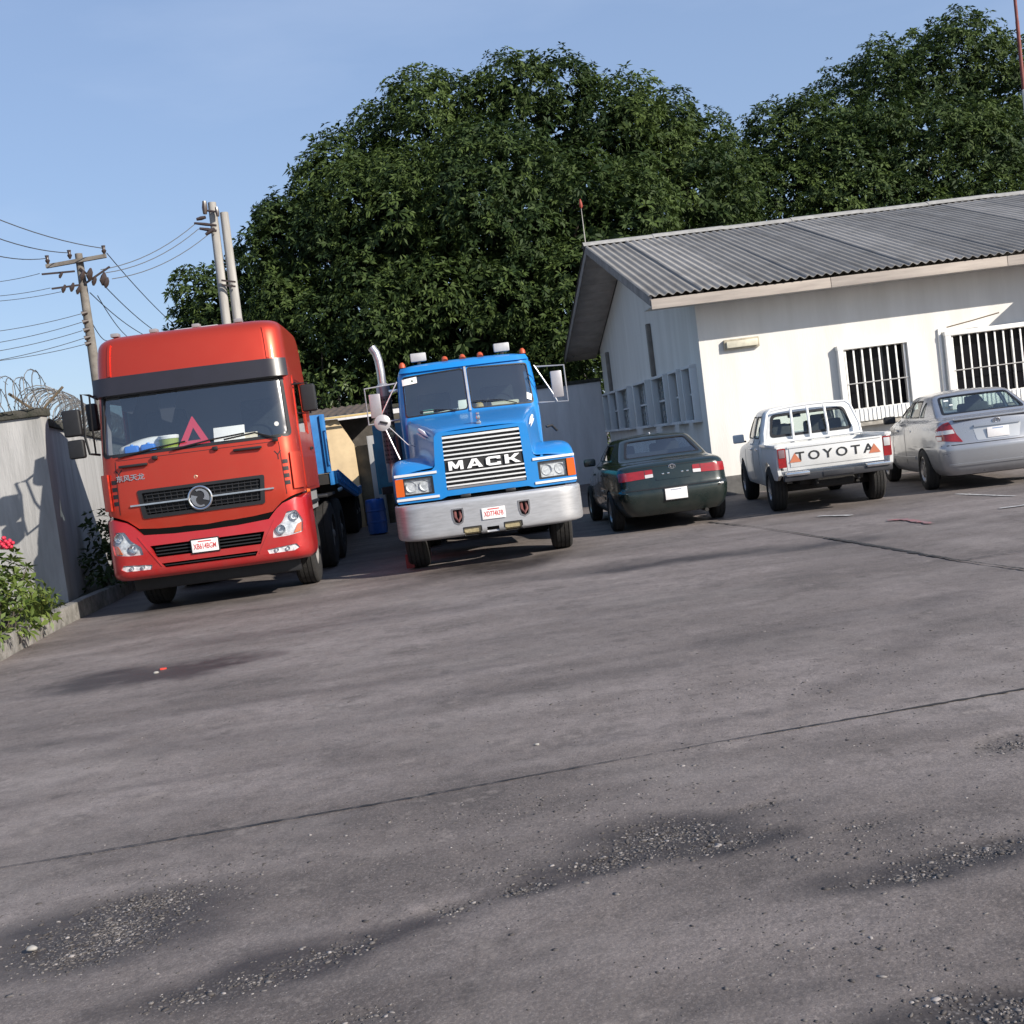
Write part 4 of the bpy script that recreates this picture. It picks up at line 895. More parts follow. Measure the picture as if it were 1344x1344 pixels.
# ================================================================== VEHICLES
RIMS = mat('rim_silver', (.5, .5, .5), .35, .7, var=.3, vscale=9, col2=(.25, .22, .2)); RIMW = mat('rim_dusty_white', (.24, .23, .22), .7, var=.4, vscale=8)
def wheel_meshes(r, wd, rr, style, tread=3):
    h = wd/2; prof = [(-h*.75, rr), (-h*.98, rr+.02), (-h, rr+(r-rr)*.5), (-h*.93, r-.035), (-h*.78, r-.008)]
    for k in range(tread):
        c = -h*.6+k*(h*1.2)/(max(1, tread-1)); g = wd*.02; prof += [(c-g, r), (c-g*.9, r-.012), (c+g*.9, r-.012), (c+g, r)]
    prof += [(h*.78, r-.008), (h*.93, r-.035), (h, rr+(r-rr)*.5), (h*.98, rr+.02), (h*.75, rr)]
    ty = lathe_mesh('tyre', prof, RUBBER, 'X', 32, 40)
    if style == 'truck': rp2 = [(h*.80, rr+.005), (h*.84, rr-.02), (h*.4, rr-.05), (h*.2, rr*.62), (h*.25, rr*.5), (h*.62, rr*.45), (h*.66, rr*.25), (h*.95, rr*.22), (h*1.0, rr*.12), (h*1.0, 0)]
    else: rp2 = [(h*.80, rr+.004), (h*.86, rr-.015), (h*.55, rr-.03), (h*.35, rr*.75), (h*.55, rr*.45), (h*.7, rr*.28), (h*.74, rr*.12), (h*.74, 0)]
    return ty, lathe_mesh('rim', rp2, RIMW if style == 'truck' else RIMS, 'X', 24, 35)
def spokes(parent, rr, h, n_=5):
    V = []; Fc = []
    for k in range(n_):
        a = 2*PI*k/n_
        for s in (1,):
            pts = []
            for (r_, w_, x_) in ((rr*.16, rr*.16, h*.80), (rr*.95, rr*.11, h*.66)):
                for sg in (-1, 1):
                    for dx in (0, -.03): pts.append((x_+dx, r_*math.cos(a)-sg*w_*math.sin(a), r_*math.sin(a)+sg*w_*math.cos(a)))
            b_ = len(V); V += pts; Fc += [tuple(b_+i for i in f) for f in ((0, 2, 6, 4), (1, 5, 7, 3), (0, 4, 5, 1), (2, 3, 7, 6), (4, 6, 7, 5), (0, 1, 3, 2))]
    return obj('spokes', V, Fc, RIMS, parent, 30)
def put_wheel(parent, tm, x, y, r, spoke=None, steer=0.):
    rz = (0 if x > 0 else PI)+steer
    wv = link('wheel', tm[0], parent, (x, y, r), (random.uniform(0, 1)*0, 0, rz)); link('rim', tm[1], wv)
    if spoke: spokes(wv, *spoke)
    return wv
def plate(parent, x, y, z, w_, h_, s, mt, tilt=0., name='number_plate', dark=True):
    if dark: rbox('plate_holder', (x, y+.008, z), (w_+.03, .012, h_+.03), BLACK, parent, .004, rot=('X', -tilt))
    p = rbox(name, (x, y-.004, z), (w_, .008, h_), PLATE, parent, .003, rot=('X', -tilt))
    if s: text('plate_print', s, h_*.62, mt, p, FACE(x, y-.0095, z-h_*.06, tilt), .0006, .0015, sx=w_*.88/(h_*.62*.62*len(s)))
    rbox('plate_band', (x, y-.0085, z+h_*.36), (w_*.5, .002, h_*.10), mt, p, 0)
    return p
def strake(name, P, a, b2, wd, mt, parent, off=.01, thick=.012, sgn=1):
    a = np.array(a); b2 = np.array(b2); d = (b2-a)/np.linalg.norm(b2-a); q = np.array([-d[1], d[0]])*wd/2
    return sheet(name, P, [tuple(a-q), tuple(b2-q), tuple(b2+q), tuple(a+q)], mt, parent, step=.08, off=off, thick=thick, sgn=sgn)
mir = lambda poly: [(-x, z) for x, z in poly[::-1]]

# ------------------------------------------------------------------ red truck
RED = dusty('red_truck_paint', (.58, .050, .026), (.30, .08, .05), .40, .72, .35, 1.0, 3.6, .30, .06)
RED2 = dusty('red_bumper_paint', (.50, .016, .018), (.20, .10, .085), .30, .35, .6, .45, 1.3, .4, .05)
RX, RY = -3.85, 14.4
RYAW = math.radians(3.0)
red = empty('red_truck', (RX, RY, 0), RYAW, label='red cab over truck with black sun visor parked by the boundary wall', cat='truck')
cab = Stack([  # z, w, wr, wf, yr, yf, rr, rf, br, bf, cr
    (1.02, 1.245, 1.245, 1.245, .05, 2.2, .24, .1, .05, 0, 0), (1.35, 1.25, 1.25, 1.25, .04, 2.2, .24, .1, .05, 0, 0), (1.75, 1.25, 1.25, 1.25, .06, 2.2, .24, .1, .05, 0, 0), (2.02, 1.245, 1.245, 1.245, .09, 2.2, .24, .1, .06, 0, 0),
    (2.5, 1.235, 1.235, 1.235, .18, 2.2, .25, .1, .07, 0, 0), (2.86, 1.225, 1.225, 1.225, .25, 2.2, .26, .1, .08, 0, 0), (3.05, 1.215, 1.215, 1.215, .29, 2.2, .26, .1, .08, 0, 0), (3.28, 1.205, 1.205, 1.205, .34, 2.2, .26, .1, .08, 0, 0), (3.46, 1.185, 1.185, 1.18, .40, 2.18, .26, .1, .08, 0, 0),
    (3.54, 1.14, 1.14, 1.12, .47, 2.14, .27, .12, .08, 0, 0), (3.585, 1.04, 1.04, 1.0, .60, 2.08, .28, .14, .08, 0, 0), (3.60, .6, .6, .6, 1.0, 1.9, .2, .14, .05, 0, .012), (3.603, .05, .05, .05, 1.4, 1.5, .02, .02, 0, 0, .015)])
WS = rpoly([(-1.175, 2.045), (1.175, 2.045), (1.13, 2.87), (-1.13, 2.87)], .06)
GR1 = rpoly([(-.745, 1.235), (.745, 1.235), (.775, 1.56), (-.775, 1.56)], .02)
SWn = rpoly([(.62, 2.08), (1.55, 2.08), (1.55, 2.76), (.78, 2.76)], .05)
bot = [(-1.245, 1.30), (-1.16, 1.285), (-.97, 1.21), (-.84, 1.10), (-.6, 1.075), (0, 1.05), (.6, 1.075), (.84, 1.10), (.97, 1.21), (1.16, 1.285), (1.245, 1.30)]
botq = [(float(cab.qx(x, cab.tz(z))), float(cab.tz(z))) for x, z in bot]
tb = float(cab.tz(1.30)); qend = 5.0
ts_ = np.linspace(tb, cab.T, 49)
outer = [(q, tb) for q in np.linspace(-5, botq[0][0]-.05, 16)]+botq+[(q, tb) for q in np.linspace(botq[-1][0]+.05, 5, 16)]+[(5, t) for t in ts_[1:-1]]+[(q, cab.T) for q in np.linspace(5, -5, 41)]+[(-5, t) for t in ts_[-2:0:-1]]
hl = [cab.hn(WS), cab.hn(GR1), cab.hs(SWn, 1), cab.hs(SWn, -1)]
cab.shell('cab', RED, red, holes=hl, outer=outer, nt_=4, thick=.012, smooth=40)
cab.shell('cab_lining', mat('cab_lining', (.22, .22, .225), .8), red, holes=[cab.hn(WS), cab.hs(SWn, 1), cab.hs(SWn, -1)], outer=None, nt_=2, thick=0, off=-.055)
sheet('windscreen', cab.near, rpoly([(-1.18, 2.04), (1.18, 2.04), (1.135, 2.875), (-1.135, 2.875)], .06), glass('windscreen_glass', (.92, .95, .97), .15, .07), red, step=.1, off=-.006, thick=.004)
sheet('windscreen_seal', cab.near, rpoly([(-1.195, 2.025), (1.195, 2.025), (1.15, 2.885), (-1.15, 2.885)], .07), BLACK, red, holes=[rpoly([(-1.155, 2.065), (1.155, 2.065), (1.12, 2.80), (-1.12, 2.80)], .06)], step=.1, off=.004, thick=.012)
for s in (1, -1):
    sheet('side_window', cab.side(s), SWn, GLASSD, red, step=.1, off=-.01, thick=.004, sgn=s)
    dr_ = sheet('door', cab.side(s), rpoly([(.50, 1.34), (1.66, 1.34), (1.66, 2.84), (.72, 2.84), (.50, 2.1)], .05), RED, red, holes=[rpoly([(.60, 2.06), (1.57, 2.06), (1.57, 2.78), (.77, 2.78)], .05)], step=.1, off=.012, thick=.014, sgn=s)
    rbox('handle', (s*1.275, 1.5, 1.86), (.03, .16, .04), BLACK, dr_, .01)
    # corner air vanes
    for za, zb in ((1.36, 1.82),):
        v_ = sheet('corner_vane', cab.P, [(s*1.35, float(cab.tz(za))), (s*1.85, float(cab.tz(za))), (s*1.85, float(cab.tz(zb))), (s*1.35, float(cab.tz(zb)))][::s], RED, red, step=.08, off=.035, thick=.03)
    for k in range(4):
        zz = 1.42+k*.09; sheet('vane_slot', cab.P, [(s*1.10, float(cab.tz(zz))), (s*1.28, float(cab.tz(zz))), (s*1.28, float(cab.tz(zz+.05))), (s*1.10, float(cab.tz(zz+.05)))][::s], BLACK, red, step=.08, off=.004, thick=.006)
# visor wraps round the front under the high roof
tv = lambda z: float(cab.tz(z))
qv = list(np.linspace(-1.55, 1.55, 40))
VIS = mat('visor_black', (.022, .02, .026), .32, var=.2, vscale=5)
sheet('sun_visor', cab.P, [(q, tv(2.79)) for q in qv]+[(q, tv(3.02)) for q in qv[::-1]], VIS, red, grid=[(q, tv(2.9)) for q in qv[1:-1]], densify=False, off=.10, thick=.09, step=.2)
for x in (-.95, -.45, .1, .65): rbox('roof_marker', (x, .70, 3.615), (.10, .14, .05), mat('marker_grey', (.22, .22, .23), .5), red, .015)
rbox('roof_hatch', (.0, 1.4, 3.64), (.6, .5, .05), mat('hatch_grey', (.5, .5, .5), .5), red, .02)
# roof ribs beside the fairing
for s in (1, -1): sheet('roof_rib', cab.P, [(s*1.10, tv(3.06)), (s*1.18, tv(3.06)), (s*1.18, tv(3.47)), (s*1.10, tv(3.47))][::s], RED, red, step=.2, off=.012, thick=.014)
# bumper
bst = Stack([(.46, 1.22, 1.22, 1.22, .05, 2.0, .24, .1, .06, 0, 0), (.50, 1.255, 1.255, 1.25, -.01, 2.0, .24, .1, .06, 0, 0), (.58, 1.27, 1.27, 1.25, -.04, 2.0, .24, .1, .06, 0, 0), (.80, 1.27, 1.27, 1.25, -.045, 2.0, .24, .1, .06, 0, 0), (1.02, 1.268, 1.268, 1.25, -.02, 2.0, .24, .1, .06, 0, 0), (1.30, 1.262, 1.262, 1.25, .01, 2.0, .24, .1, .06, 0, 0)])
HL = rpoly([(.81, .77), (.83, .87), (.95, .96), (1.02, 1.08), (1.14, 1.09), (1.205, .95), (1.185, .80), (1.0, .775)], .02)
FG = rpoly([(.74, .575), (.72, .635), (1.09, .665), (1.13, .615), (1.06, .58)], .01)
LG = rpoly([(-.655, .715), (.655, .715), (.72, .87), (-.72, .87)], .015); LS = rpoly([(-.57, .575), (.57, .575), (.605, .635), (-.605, .635)], .01)
qe = [float(bst.qy(.80, bst.tz(z))) for z in (.46, 1.28)]
top_r = [(0, .985), (.4, .99), (.79, 1.015), (.90, 1.13), (.98, 1.19), (1.15, 1.245)]
bt = [(float(bst.qx(x, bst.tz(z))), float(bst.tz(z))) for x, z in top_r]
tE = float(bst.tz(1.275))
outer = [(q, 0) for q in np.linspace(-qe[0], qe[0], 31)]+[(qe[0], t) for t in np.linspace(.5, tE-.3, 6)]+[(qe[1], tE)]+[(2.05, tE)]+bt[::-1]+[(-q, t) for q, t in bt[1:]]+[(-2.05, tE), (-qe[1], tE)]+[(-qe[0], t) for t in np.linspace(tE-.3, .5, 6)]
bst.shell('bumper', RED2, red, holes=[bst.hn(LG), bst.hn(LS), bst.hn(HL), bst.hn(mir(HL)), bst.hn(FG), bst.hn(mir(FG))], outer=outer, thick=.05, smooth=40)
bk = bst.shell('bumper_backing', mat('gap_black', (.004, .004, .004), .95, spec=.08), red, outer=[(q, .1) for q in np.linspace(-2.1, 2.1, 31)]+[(q, bst.T) for q in np.linspace(2.1, -2.1, 31)], thick=0, off=-.065)
def hlight(parent, S, poly, sgn_x, amber):
    h = sheet('headlight', S.near, poly, LENS, parent, step=.05, off=-.035, thick=.0)
    xs = [p[0] for p in poly]; zs = [p[1] for p in poly]
    for (x, z, r) in ((.92, .865, .062), (1.10, 1.01, .058)):
        x *= sgn_x; pnt = S.near(np.array([x]), np.array([z]))[0]
        me = lathe_mesh('reflector_bowl', [(-.012, r), (-.004, r*.95), (.03, r*.5), (.032, r*.3), (.01, r*.26), (.002, r*.12), (.002, 0)], CHROME, 'Y', 18)
        link('reflector_bowl', me, h, (pnt[0], pnt[1]+.012, pnt[2]))
    sheet('indicator', S.near, amber if sgn_x > 0 else mir(amber), AMBER, h, step=.05, off=-.02, thick=.01)
    sheet('lens', S.near, poly, glass('lens_glass', (.92, .94, .95), .08), h, step=.06, off=-.004, thick=.003)
for s in (1, -1):
    pl = HL if s > 0 else mir(HL)
    hlight(red, bst, pl, s, rpoly([(1.08, .80), (1.18, .815), (1.195, .93), (1.14, .91)], .01))
    f_ = sheet('fog_light', bst.near, FG if s > 0 else mir(FG), LENS, red, step=.05, off=-.02, thick=0.0)
    for x in (.84, .98):
        pnt = bst.near(np.array([x*s]), np.array([.618]))[0]; link('reflector_bowl', lathe_mesh('reflector_bowl', [(-.01, .026), (.0, .024), (.015, .012), (.015, 0)], CHROME, 'Y', 14), f_, (pnt[0], pnt[1]+.008, pnt[2]))
for k in range(3): strake('grille_slat', bst.near, (-.66, .75+k*.042), (.66, .75+k*.042), .014, BLACK, red, off=-.02, thick=.03)
strake('grille_slat', bst.near, (-.57, .605), (.57, .605), .012, BLACK, red, off=-.02, thick=.02)
plate(red, -.03, -.065, .795, .33, .155, 'XB614BGM', PLATERED)
strake('bumper_crease', bst.near, (-.86, 1.0), (-.60, .60), .014, RED2, red, off=.008, thick=.01); strake('bumper_crease', bst.near, (.86, 1.0), (.62, .60), .014, RED2, red, off=.008, thick=.01)
# main grille
sheet('grille_frame', cab.near, rpoly([(-.765, 1.215), (.765, 1.215), (.80, 1.58), (-.80, 1.58)], .03), BLACK, red, holes=[rpoly([(-.715, 1.26), (.715, 1.26), (.745, 1.54), (-.745, 1.54)], .02)], step=.08, off=.018, thick=.03)
sheet('grille_mesh', cab.near, GR1, mat('grille_black', (.012, .012, .013), .6), red, step=.2, off=-.045, thick=0)
for k in range(6): strake('grille_slat', cab.near, (-.72, 1.285+k*.045), (.72, 1.285+k*.045), .012, BLACK, red, off=-.004, thick=.035)
for k in range(19): x = -.68+k*.0755; strake('grille_rib', cab.near, (x, 1.265), (x*1.03, 1.535), .009, BLACK, red, off=-.010, thick=.03)
for s in (-1, 1): strake('chrome_bar', cab.near, (s*.13, 1.395), (s*.90, 1.395), .020, CHROME, red, off=.030, thick=.025)
em = empty('emblem', (0, 0, 0)); em.parent = red
pnt = cab.near(np.array([-.02]), np.array([1.392]))[0]
bm = bmesh.new()
ring = lathe_mesh('emblem_ring', [(0, .128), (-.012, .13), (-.018, .142), (-.012, .155), (0, .157)], CHROME, 'Y', 36); link('emblem_ring', ring, em, (pnt[0], pnt[1]-.03, pnt[2]))
link('emblem_back', lathe_mesh('emblem_back', [(0, 0), (0, .13)], mat('emblem_black', (.02, .02, .022), .3), 'Y', 30), em, (pnt[0], pnt[1]-.029, pnt[2]))
def crescent(rot):
    P_ = [(.118*math.cos(a), .118*math.sin(a)) for a in np.linspace(-.9, 1.5, 11)]
    P_ += [(.012+.062*math.cos(a), .030+.062*math.sin(a)) for a in np.linspace(1.6, -1.5, 11)]
    c, s = math.cos(rot), math.sin(rot)
    return [(x*c-z*s, x*s+z*c) for x, z in P_]
for r_ in (.5, .5+PI):
    P_ = [(pnt[0]+x*.98, pnt[2]+z*.98) for x, z in crescent(r_)]
    prism('emblem_swallow', P_, 'y', pnt[1]-.040, pnt[1]-.031, CHROME, em)
text('cab_lettering', '东风天龙', .085, CHROME, red, FACE(-.86, .071, 1.745, .0), .004, .0015, sx=1.05)
link('cab_badge', lathe_mesh('cab_badge', [(0, 0), (-.006, .02), (0, .03)], mat('badge_gold', (.45, .36, .25), .4, .5), 'Y', 14), red, (-.05, .058, 1.66))
# wipers, grab bars
for pts in [[(-.98, 2.02), (-.55, 2.08), (-.12, 2.12)], [(-.30, 2.035), (.2, 2.10), (.62, 2.13)], [(.36, 2.08), (.75, 2.12), (1.02, 2.02)]]:
    W_ = [cab.near(np.array([x]), np.array([z]))[0]+[0, -.035, 0] for x, z in pts]
    wv = tube('wiper', W_, .011, BLACK, red, 6)
for (x, z) in [(-.52, 1.965), (.24, 1.985), (1.0, 2.0)]: rbox('wiper_pivot', (x, .06, z), (.07, .06, .05), BLACK, red, .015)
for (x0, x1_, z) in [(-.98, -.62, 1.90), (.46, .82, 1.93)]: rbox('grab_bar', ((x0+x1_)/2, .055, z), (x1_-x0, .05, .032), BLACK, red, .012)
strake('panel_gap', cab.near, (-1.0, 1.98), (1.0, 1.98), .006, BLACK, red, off=.003, thick=.004)
for s in (-1, 1):
    strake('panel_gap', cab.near, (s*1.03, 1.97), (s*1.05, 1.30), .006, BLACK, red, off=.003, thick=.004)
    for (a, b2) in (((s*.96, 1.86), (s*1.0, 1.81)), ((s*1.04, 1.86), (s*1.0, 1.81)), ((s*1.0, 1.81), (s*1.0, 1.75))): strake('hinge_mark', cab.near, a, b2, .012, BLACK, red, off=.003, thick=.004)
pnt = cab.near(np.array([1.0]), np.array([2.17]))[0]
link('inspection_sticker', lathe_mesh('inspection_sticker', [(0, 0), (0, .03)], WHITEPAPER, 'Y', 14), red, (1.03, pnt[1]+.0, 2.20), (.2, 0, .0))
# cab interior
rbox('dashboard', (0, .62, 1.845), (2.26, .72, .37), mat('dash_grey', (.10, .10, .105), .7), red, .06)
for x in (-.65, .65):
    rbox('seat', (x, 1.3, 1.85), (.55, .5, .2), SEAT, red, .06); rbox('seat_back', (x, 1.55, 2.25), (.55, .16, .75), SEAT, red, .06)
sw = lathe_mesh('steering_wheel', [(0, .20), (-.018, .215), (0, .23), (.018, .215), (0, .20)], BLACK, 'Y', 24); link('steering_wheel', sw, red, (.62, .98, 2.10), (-.75, 0, 0))
for (x, z0) in ((-.93, 2.62), (-.45, 2.45)): prism('sun_curtain', [(x, z0), (x+.12, z0-.06), (x+.30, 2.9), (x-.02, 2.9)], 'y', .42, .43, DARK, red)
# mirrors
def lc(root, x, y, Y): return (Matrix.Translation(root.location) @ Matrix.Rotation(root.rotation_euler.z, 4, 'Z')).inverted() @ Vector(at(x, y, Y))
for (x, y, Y, w_, h_) in [(95, 556, 14.55, .22, .34), (101.5, 590, 14.55, .20, .24), (122, 548, 15.0, .14, .36)]:
    c = lc(red, x, y, Y); mm = rbox('mirror', c, (w_, .11, h_), BLACK, red, .035, 3); rbox('mirror_glass', (c[0], c[1]+.058, c[2]), (w_*.85, .006, h_*.88), CHROME, mm, .0)
tube('mirror_arm', [lc(red, 128, 524, 14.9), lc(red, 117, 519, 14.6), lc(red, 106, 518, 14.55), lc(red, 109, 540, 14.6), lc(red, 112, 575, 14.6), lc(red, 118, 596, 14.6), lc(red, 131, 597, 14.9)], .016, BLACK, red, 8)
tube('mirror_arm', [lc(red, 117, 519, 14.6), lc(red, 121, 560, 14.7), lc(red, 126, 596, 14.85)], .012, BLACK, red, 8)
c = lc(red, 405, 522, 15.1); mm = rbox('mirror', c, (.20, .12, .36), BLACK, red, .04, 3); rbox('mirror_glass', (c[0], c[1]+.062, c[2]), (.17, .006, .32), CHROME, mm, 0)
tube('mirror_arm', [(1.22, .62, c[2]+.20), (c[0], c[1], c[2]+.20), (c[0], c[1], c[2]-.2), (1.24, .62, c[2]-.18)], .014, BLACK, red, 8)
tube('door_marker', [(1.26, .46, 1.30), (1.30, .46, 1.30)], [.03, .02], AMBER, red, 10)
# chassis, wheels
TW = wheel_meshes(.52, .30, .285, 'truck', 4); TD = wheel_meshes(.52, .58, .285, 'truck', 4)
for s in (-1, 1): put_wheel(red, TW, s*1.03, 1.42, .52)
for y in (3.55, 4.95):
    for s in (-1, 1): put_wheel(red, TD, s*.94, y, .52)
for s in (-1, 1):
    rbox('chassis_rail', (s*.42, 3.0, .85), (.09, 5.4, .26), CHASSIS, red, .01)
    rbox('mudguard', (s*.95, 3.5, 1.14), (.62, 1.2, .05), BLACK, red, .02)
    rbox('step', (s*1.16, .62, .62), (.16, .36, .34), BLACK, red, .03)
    rbox('wheel_arch', (s*1.05, 1.42, 1.12), (.36, 1.1, .05), BLACK, red, .02)
rbox('axle', (0, 1.42, .5), (2.0, .14, .14), CHASSIS, red, .03); rbox('engine', (0, 1.3, .85), (.75, 1.7, .55), CHASSIS, red, .08); rbox('under_shade_panel', (0, .36, .42), (2.15, .08, .26), BLACK, red, .03); rbox('front_crossmember', (0, .42, .62), (2.1, .3, .28), CHASSIS, red, .03)  # black under panel added to stand for the shade beneath the truck
rbox('fifth_wheel', (0, 4.2, 1.14), (.95, .8, .16), CHASSIS, red, .04)
# things on the dashboard
dz_ = 2.031
def dash(name, x, y, label, cat): return empty(name, (RX+x*math.cos(RYAW)-y*math.sin(RYAW), RY+x*math.sin(RYAW)+y*math.cos(RYAW), dz_), RYAW, label=label, cat=cat)
d_ = dash('warning_triangle', -.07, .36, 'red warning triangle propped on the red truck dashboard', 'warning triangle')
A3, B3 = [(-.21, .03), (.21, .03), (0, .42)], [(-.085, .10), (.085, .10), (0, .265)]
sheet('reflector', lambda u, v: np.c_[u, v*.18, v], rpoly(A3, .02), mat('reflector_red', (.55, .03, .05), .3, coat=.5), d_, holes=[B3], step=.2, thick=.015, back=True)
rbox('foot', (0, .02, .015), (.36, .06, .03), BLACK, d_, .005)
d_ = dash('plastic_tub', -.40, .42, 'green plastic tub with white lid on the red truck dashboard', 'tub')
link('tub_body', lathe_mesh('tub_body', [(0, 0), (0, .105), (.16, .125), (.165, 0)], mat('tub_green', (.26, .34, .05), .5), 'Z', 22), d_); link('lid', lathe_mesh('lid', [(.16, .13), (.195, .135), (.205, .125), (.205, 0)], mat('lid_white', (.72, .74, .72), .5), 'Z', 22), d_)
for x, lab in ((-.66, 'blue plastic bottle pack beside the green tub on the dashboard'), (-.87, 'blue plastic bottle pack under the white bag at the windscreen corner')):
    d_ = dash('bottle_pack', x, .40, lab, 'bottle pack'); rbox('pack', (0, 0, .065), (.19, .16, .125), mat('pack_blue', (.03, .16, .55), .4), d_, .045, 3); tube('neck', [(0, 0, .12), (0, 0, .145)], .02, mat('pack_cap', (.1, .3, .7), .4), d_, 8)
d_ = dash('plastic_bag', -.72, .50, 'crumpled white plastic bag draped behind the blue packs', 'bag')
bm = bmesh.new(); bmesh.ops.create_icosphere(bm, subdivisions=3, radius=1)
for v in bm.verts:
    k = .8+.45*float(fbm(np.array([v.co.x*2.3+5]), np.array([v.co.y*2.3+v.co.z*2]), 77)[0]); v.co = Vector((v.co.x*.33*k, v.co.y*.10*k, v.co.z*.11*k+.10+v.co.x*.045))
bmobj('bag_body', bm, mat('bag_white', (.66, .68, .66), .45), d_, 80)
d_ = dash('document_pack', .37, .45, 'white paper documents propped on the red truck dashboard', 'documents')
rbox('sheet_stack', (0, 0, .12), (.40, .02, .22), WHITEPAPER, d_, .004, rot=('X', -.35)); rbox('loose_sheet', (.26, -.02, .06), (.20, .01, .12), mat('cream_paper', (.66, .6, .46), .8), d_, 0, rot=('X', -.5)); rbox('fallen_sheet', (.1, -.09, .012), (.5, .16, .008), WHITEPAPER, d_, 0)

# ------------------------------------------------------------------ blue trailer behind the red truck
TB = mat('trailer_blue', (.02, .20, .52), .5, .0, var=.3, vscale=4, col2=(.015, .13, .36))
trl = empty('flatbed_trailer', (RX-.10, 17.75, 0), math.radians(4.8), label='blue flatbed trailer with upright headboard coupled behind the red truck', cat='trailer')
rbox('headboard', (0, .05, 1.93), (2.48, .10, .92), TB, trl, .015)
for x in (-1.2, -.6, 0, .6, 1.2): rbox('headboard_rib', (x, -.015, 1.93), (.07, .05, .9), TB, trl, .01)
prism('deck', [(0, 1.30), (.9, 1.30), (7.0, .86), (9.5, .86), (9.5, 1.0), (7.1, 1.0), (1.0, 1.46), (0, 1.46)], 'x', -1.2, 1.2, CHASSIS, trl)
for s in (-1, 1):
    prism('side_rail', [(-.02, 1.28), (.9, 1.28), (7.0, .84), (9.5, .84), (9.5, 1.02), (7.1, 1.02), (1.0, 1.49), (-.02, 1.49)], 'x', s*1.205, s*1.26, TB, trl, .004)
    for k in range(14):
        t = k/13; y = 1.0+6.0*t; z = 1.47-.46*t
        rbox('lashing_hook', (s*1.275, y, z-.07), (.05, .12, .12), TB, trl, .02)
        tube('rope_ring', [(s*1.27, y+.1, z+.02), (s*1.31, y+.14, z-.02), (s*1.28, y+.18, z-.10)], .02, TB, trl, 6)
    rbox('landing_leg', (s*.8, 3.3, .55), (.13, .13, 1.0), CHASSIS, trl, .01); rbox('leg_brace', (s*.8, 2.9, .85), (.06, 1.0, .06), CHASSIS, trl, .01, rot=('X', -.6)); rbox('leg_foot', (s*.8, 3.3, .03), (.3, .3, .06), CHASSIS, trl, .01)
    for y in (8.0, 9.1): put_wheel(trl, wheel_meshes(.46, .5, .25, 'truck', 4), s*.92, y, .46)
for k in range(3):
    tube('lamp', [(1.27, .5+k*.35, 1.18), (1.30, .5+k*.35, 1.18)], .03, mat('lamp_blue_grey', (.25, .4, .5), .4), trl, 10)

# ------------------------------------------------------------------ blue conventional tractor
BLUE = dusty('blue_truck_paint', (.003, .185, .52), (.08, .19, .32), .30, .0, .35, .9, 2.9, .22, .04)
bl = empty('blue_truck', (-.27, 15.0, 0), math.radians(4.2), label='blue bonneted tractor truck with chrome barred grille and steel bumper', cat='truck')
bs = Stack([(.44, 1.20, 1.20, 1.2, .05, 2, .34, .1, .04, 0, 0), (.475, 1.245, 1.245, 1.2, .005, 2, .34, .1, .05, 0, 0), (.55, 1.255, 1.255, 1.2, 0, 2, .34, .1, .05, 0, 0), (.86, 1.255, 1.255, 1.2, 0, 2, .34, .1, .05, 0, 0), (.915, 1.25, 1.25, 1.2, .01, 2, .34, .1, .05, 0, 0), (.935, 1.22, 1.22, 1.18, .045, 2, .34, .1, .05, 0, 0)])
hook = [(-.06, .80), (.06, .80), (.06, .70), (.045, .64), (0, .615), (-.045, .64), (-.06, .70)]
hk = lambda cx: rpoly([(x+cx, z) for x, z in hook], .01)
fgp = lambda cx: rpoly([(cx-.11, .44), (cx+.11, .44), (cx+.11, .545), (cx-.11, .545)], .012)
cs = rpoly([(-.08, .455), (.08, .455), (.08, .525), (-.08, .525)], .006)
qs_ = float(bs.qy(.50, 1.0))
tb_ = lambda a: .05+max(0, a-.78)**2*1.0   # lower edge sweeps up towards the ends
low = [(q, min(1.9, tb_(abs(q)))) for q in np.linspace(-qs_, qs_, 41)]
outer = low+[(q, bs.T) for q in np.linspace(qs_, -qs_, 41)]
bmp = bs.shell('bumper', STEEL, bl, holes=[bs.hn(hk(-.44)), bs.hn(hk(.44)), bs.hn(fgp(-.27)), bs.hn(fgp(.27)), bs.hn(cs)], outer=outer, thick=.025, smooth=40)
bs.shell('bumper_backing', BLACK, bl, outer=[(q, .4) for q in np.linspace(-1.5, 1.5, 21)]+[(q, bs.T-.3) for q in np.linspace(1.5, -1.5, 21)], thick=0, off=-.10)
for cx in (-.44, .44):
    tube('tow_hook', [(cx-.032, .06, .79), (cx-.034, .0, .70), (cx, -.015, .645), (cx+.034, .0, .70), (cx+.032, .06, .79)], .020, mat('hook_rust', (.16, .05, .045), .7, var=.4), bl, 8)
    sheet('hook_surround', bs.near, rpoly([(x*1.35+cx, .71+(z-.71)*1.2) for x, z in hook], .01), CHROME, bl, holes=[hk(cx)], step=.04, off=.006, thick=.012)
for cx in (-.27, .27):
    f_ = sheet('fog_light', bs.near, fgp(cx), mat('fog_lens', (.52, .44, .26), .2, .3, var=.35, vscale=30, coat=.5), bl, step=.06, off=-.02, thick=0)
    sheet('fog_surround', bs.near, rpoly([(cx-.125, .425), (cx+.125, .425), (cx+.125, .56), (cx-.125, .56)], .012), BLACK, f_, holes=[fgp(cx)], step=.06, off=.004, thick=.01)
plate(bl, .03, -.012, .70, .31, .15, 'XD774KFB', PLATERED, dark=False)
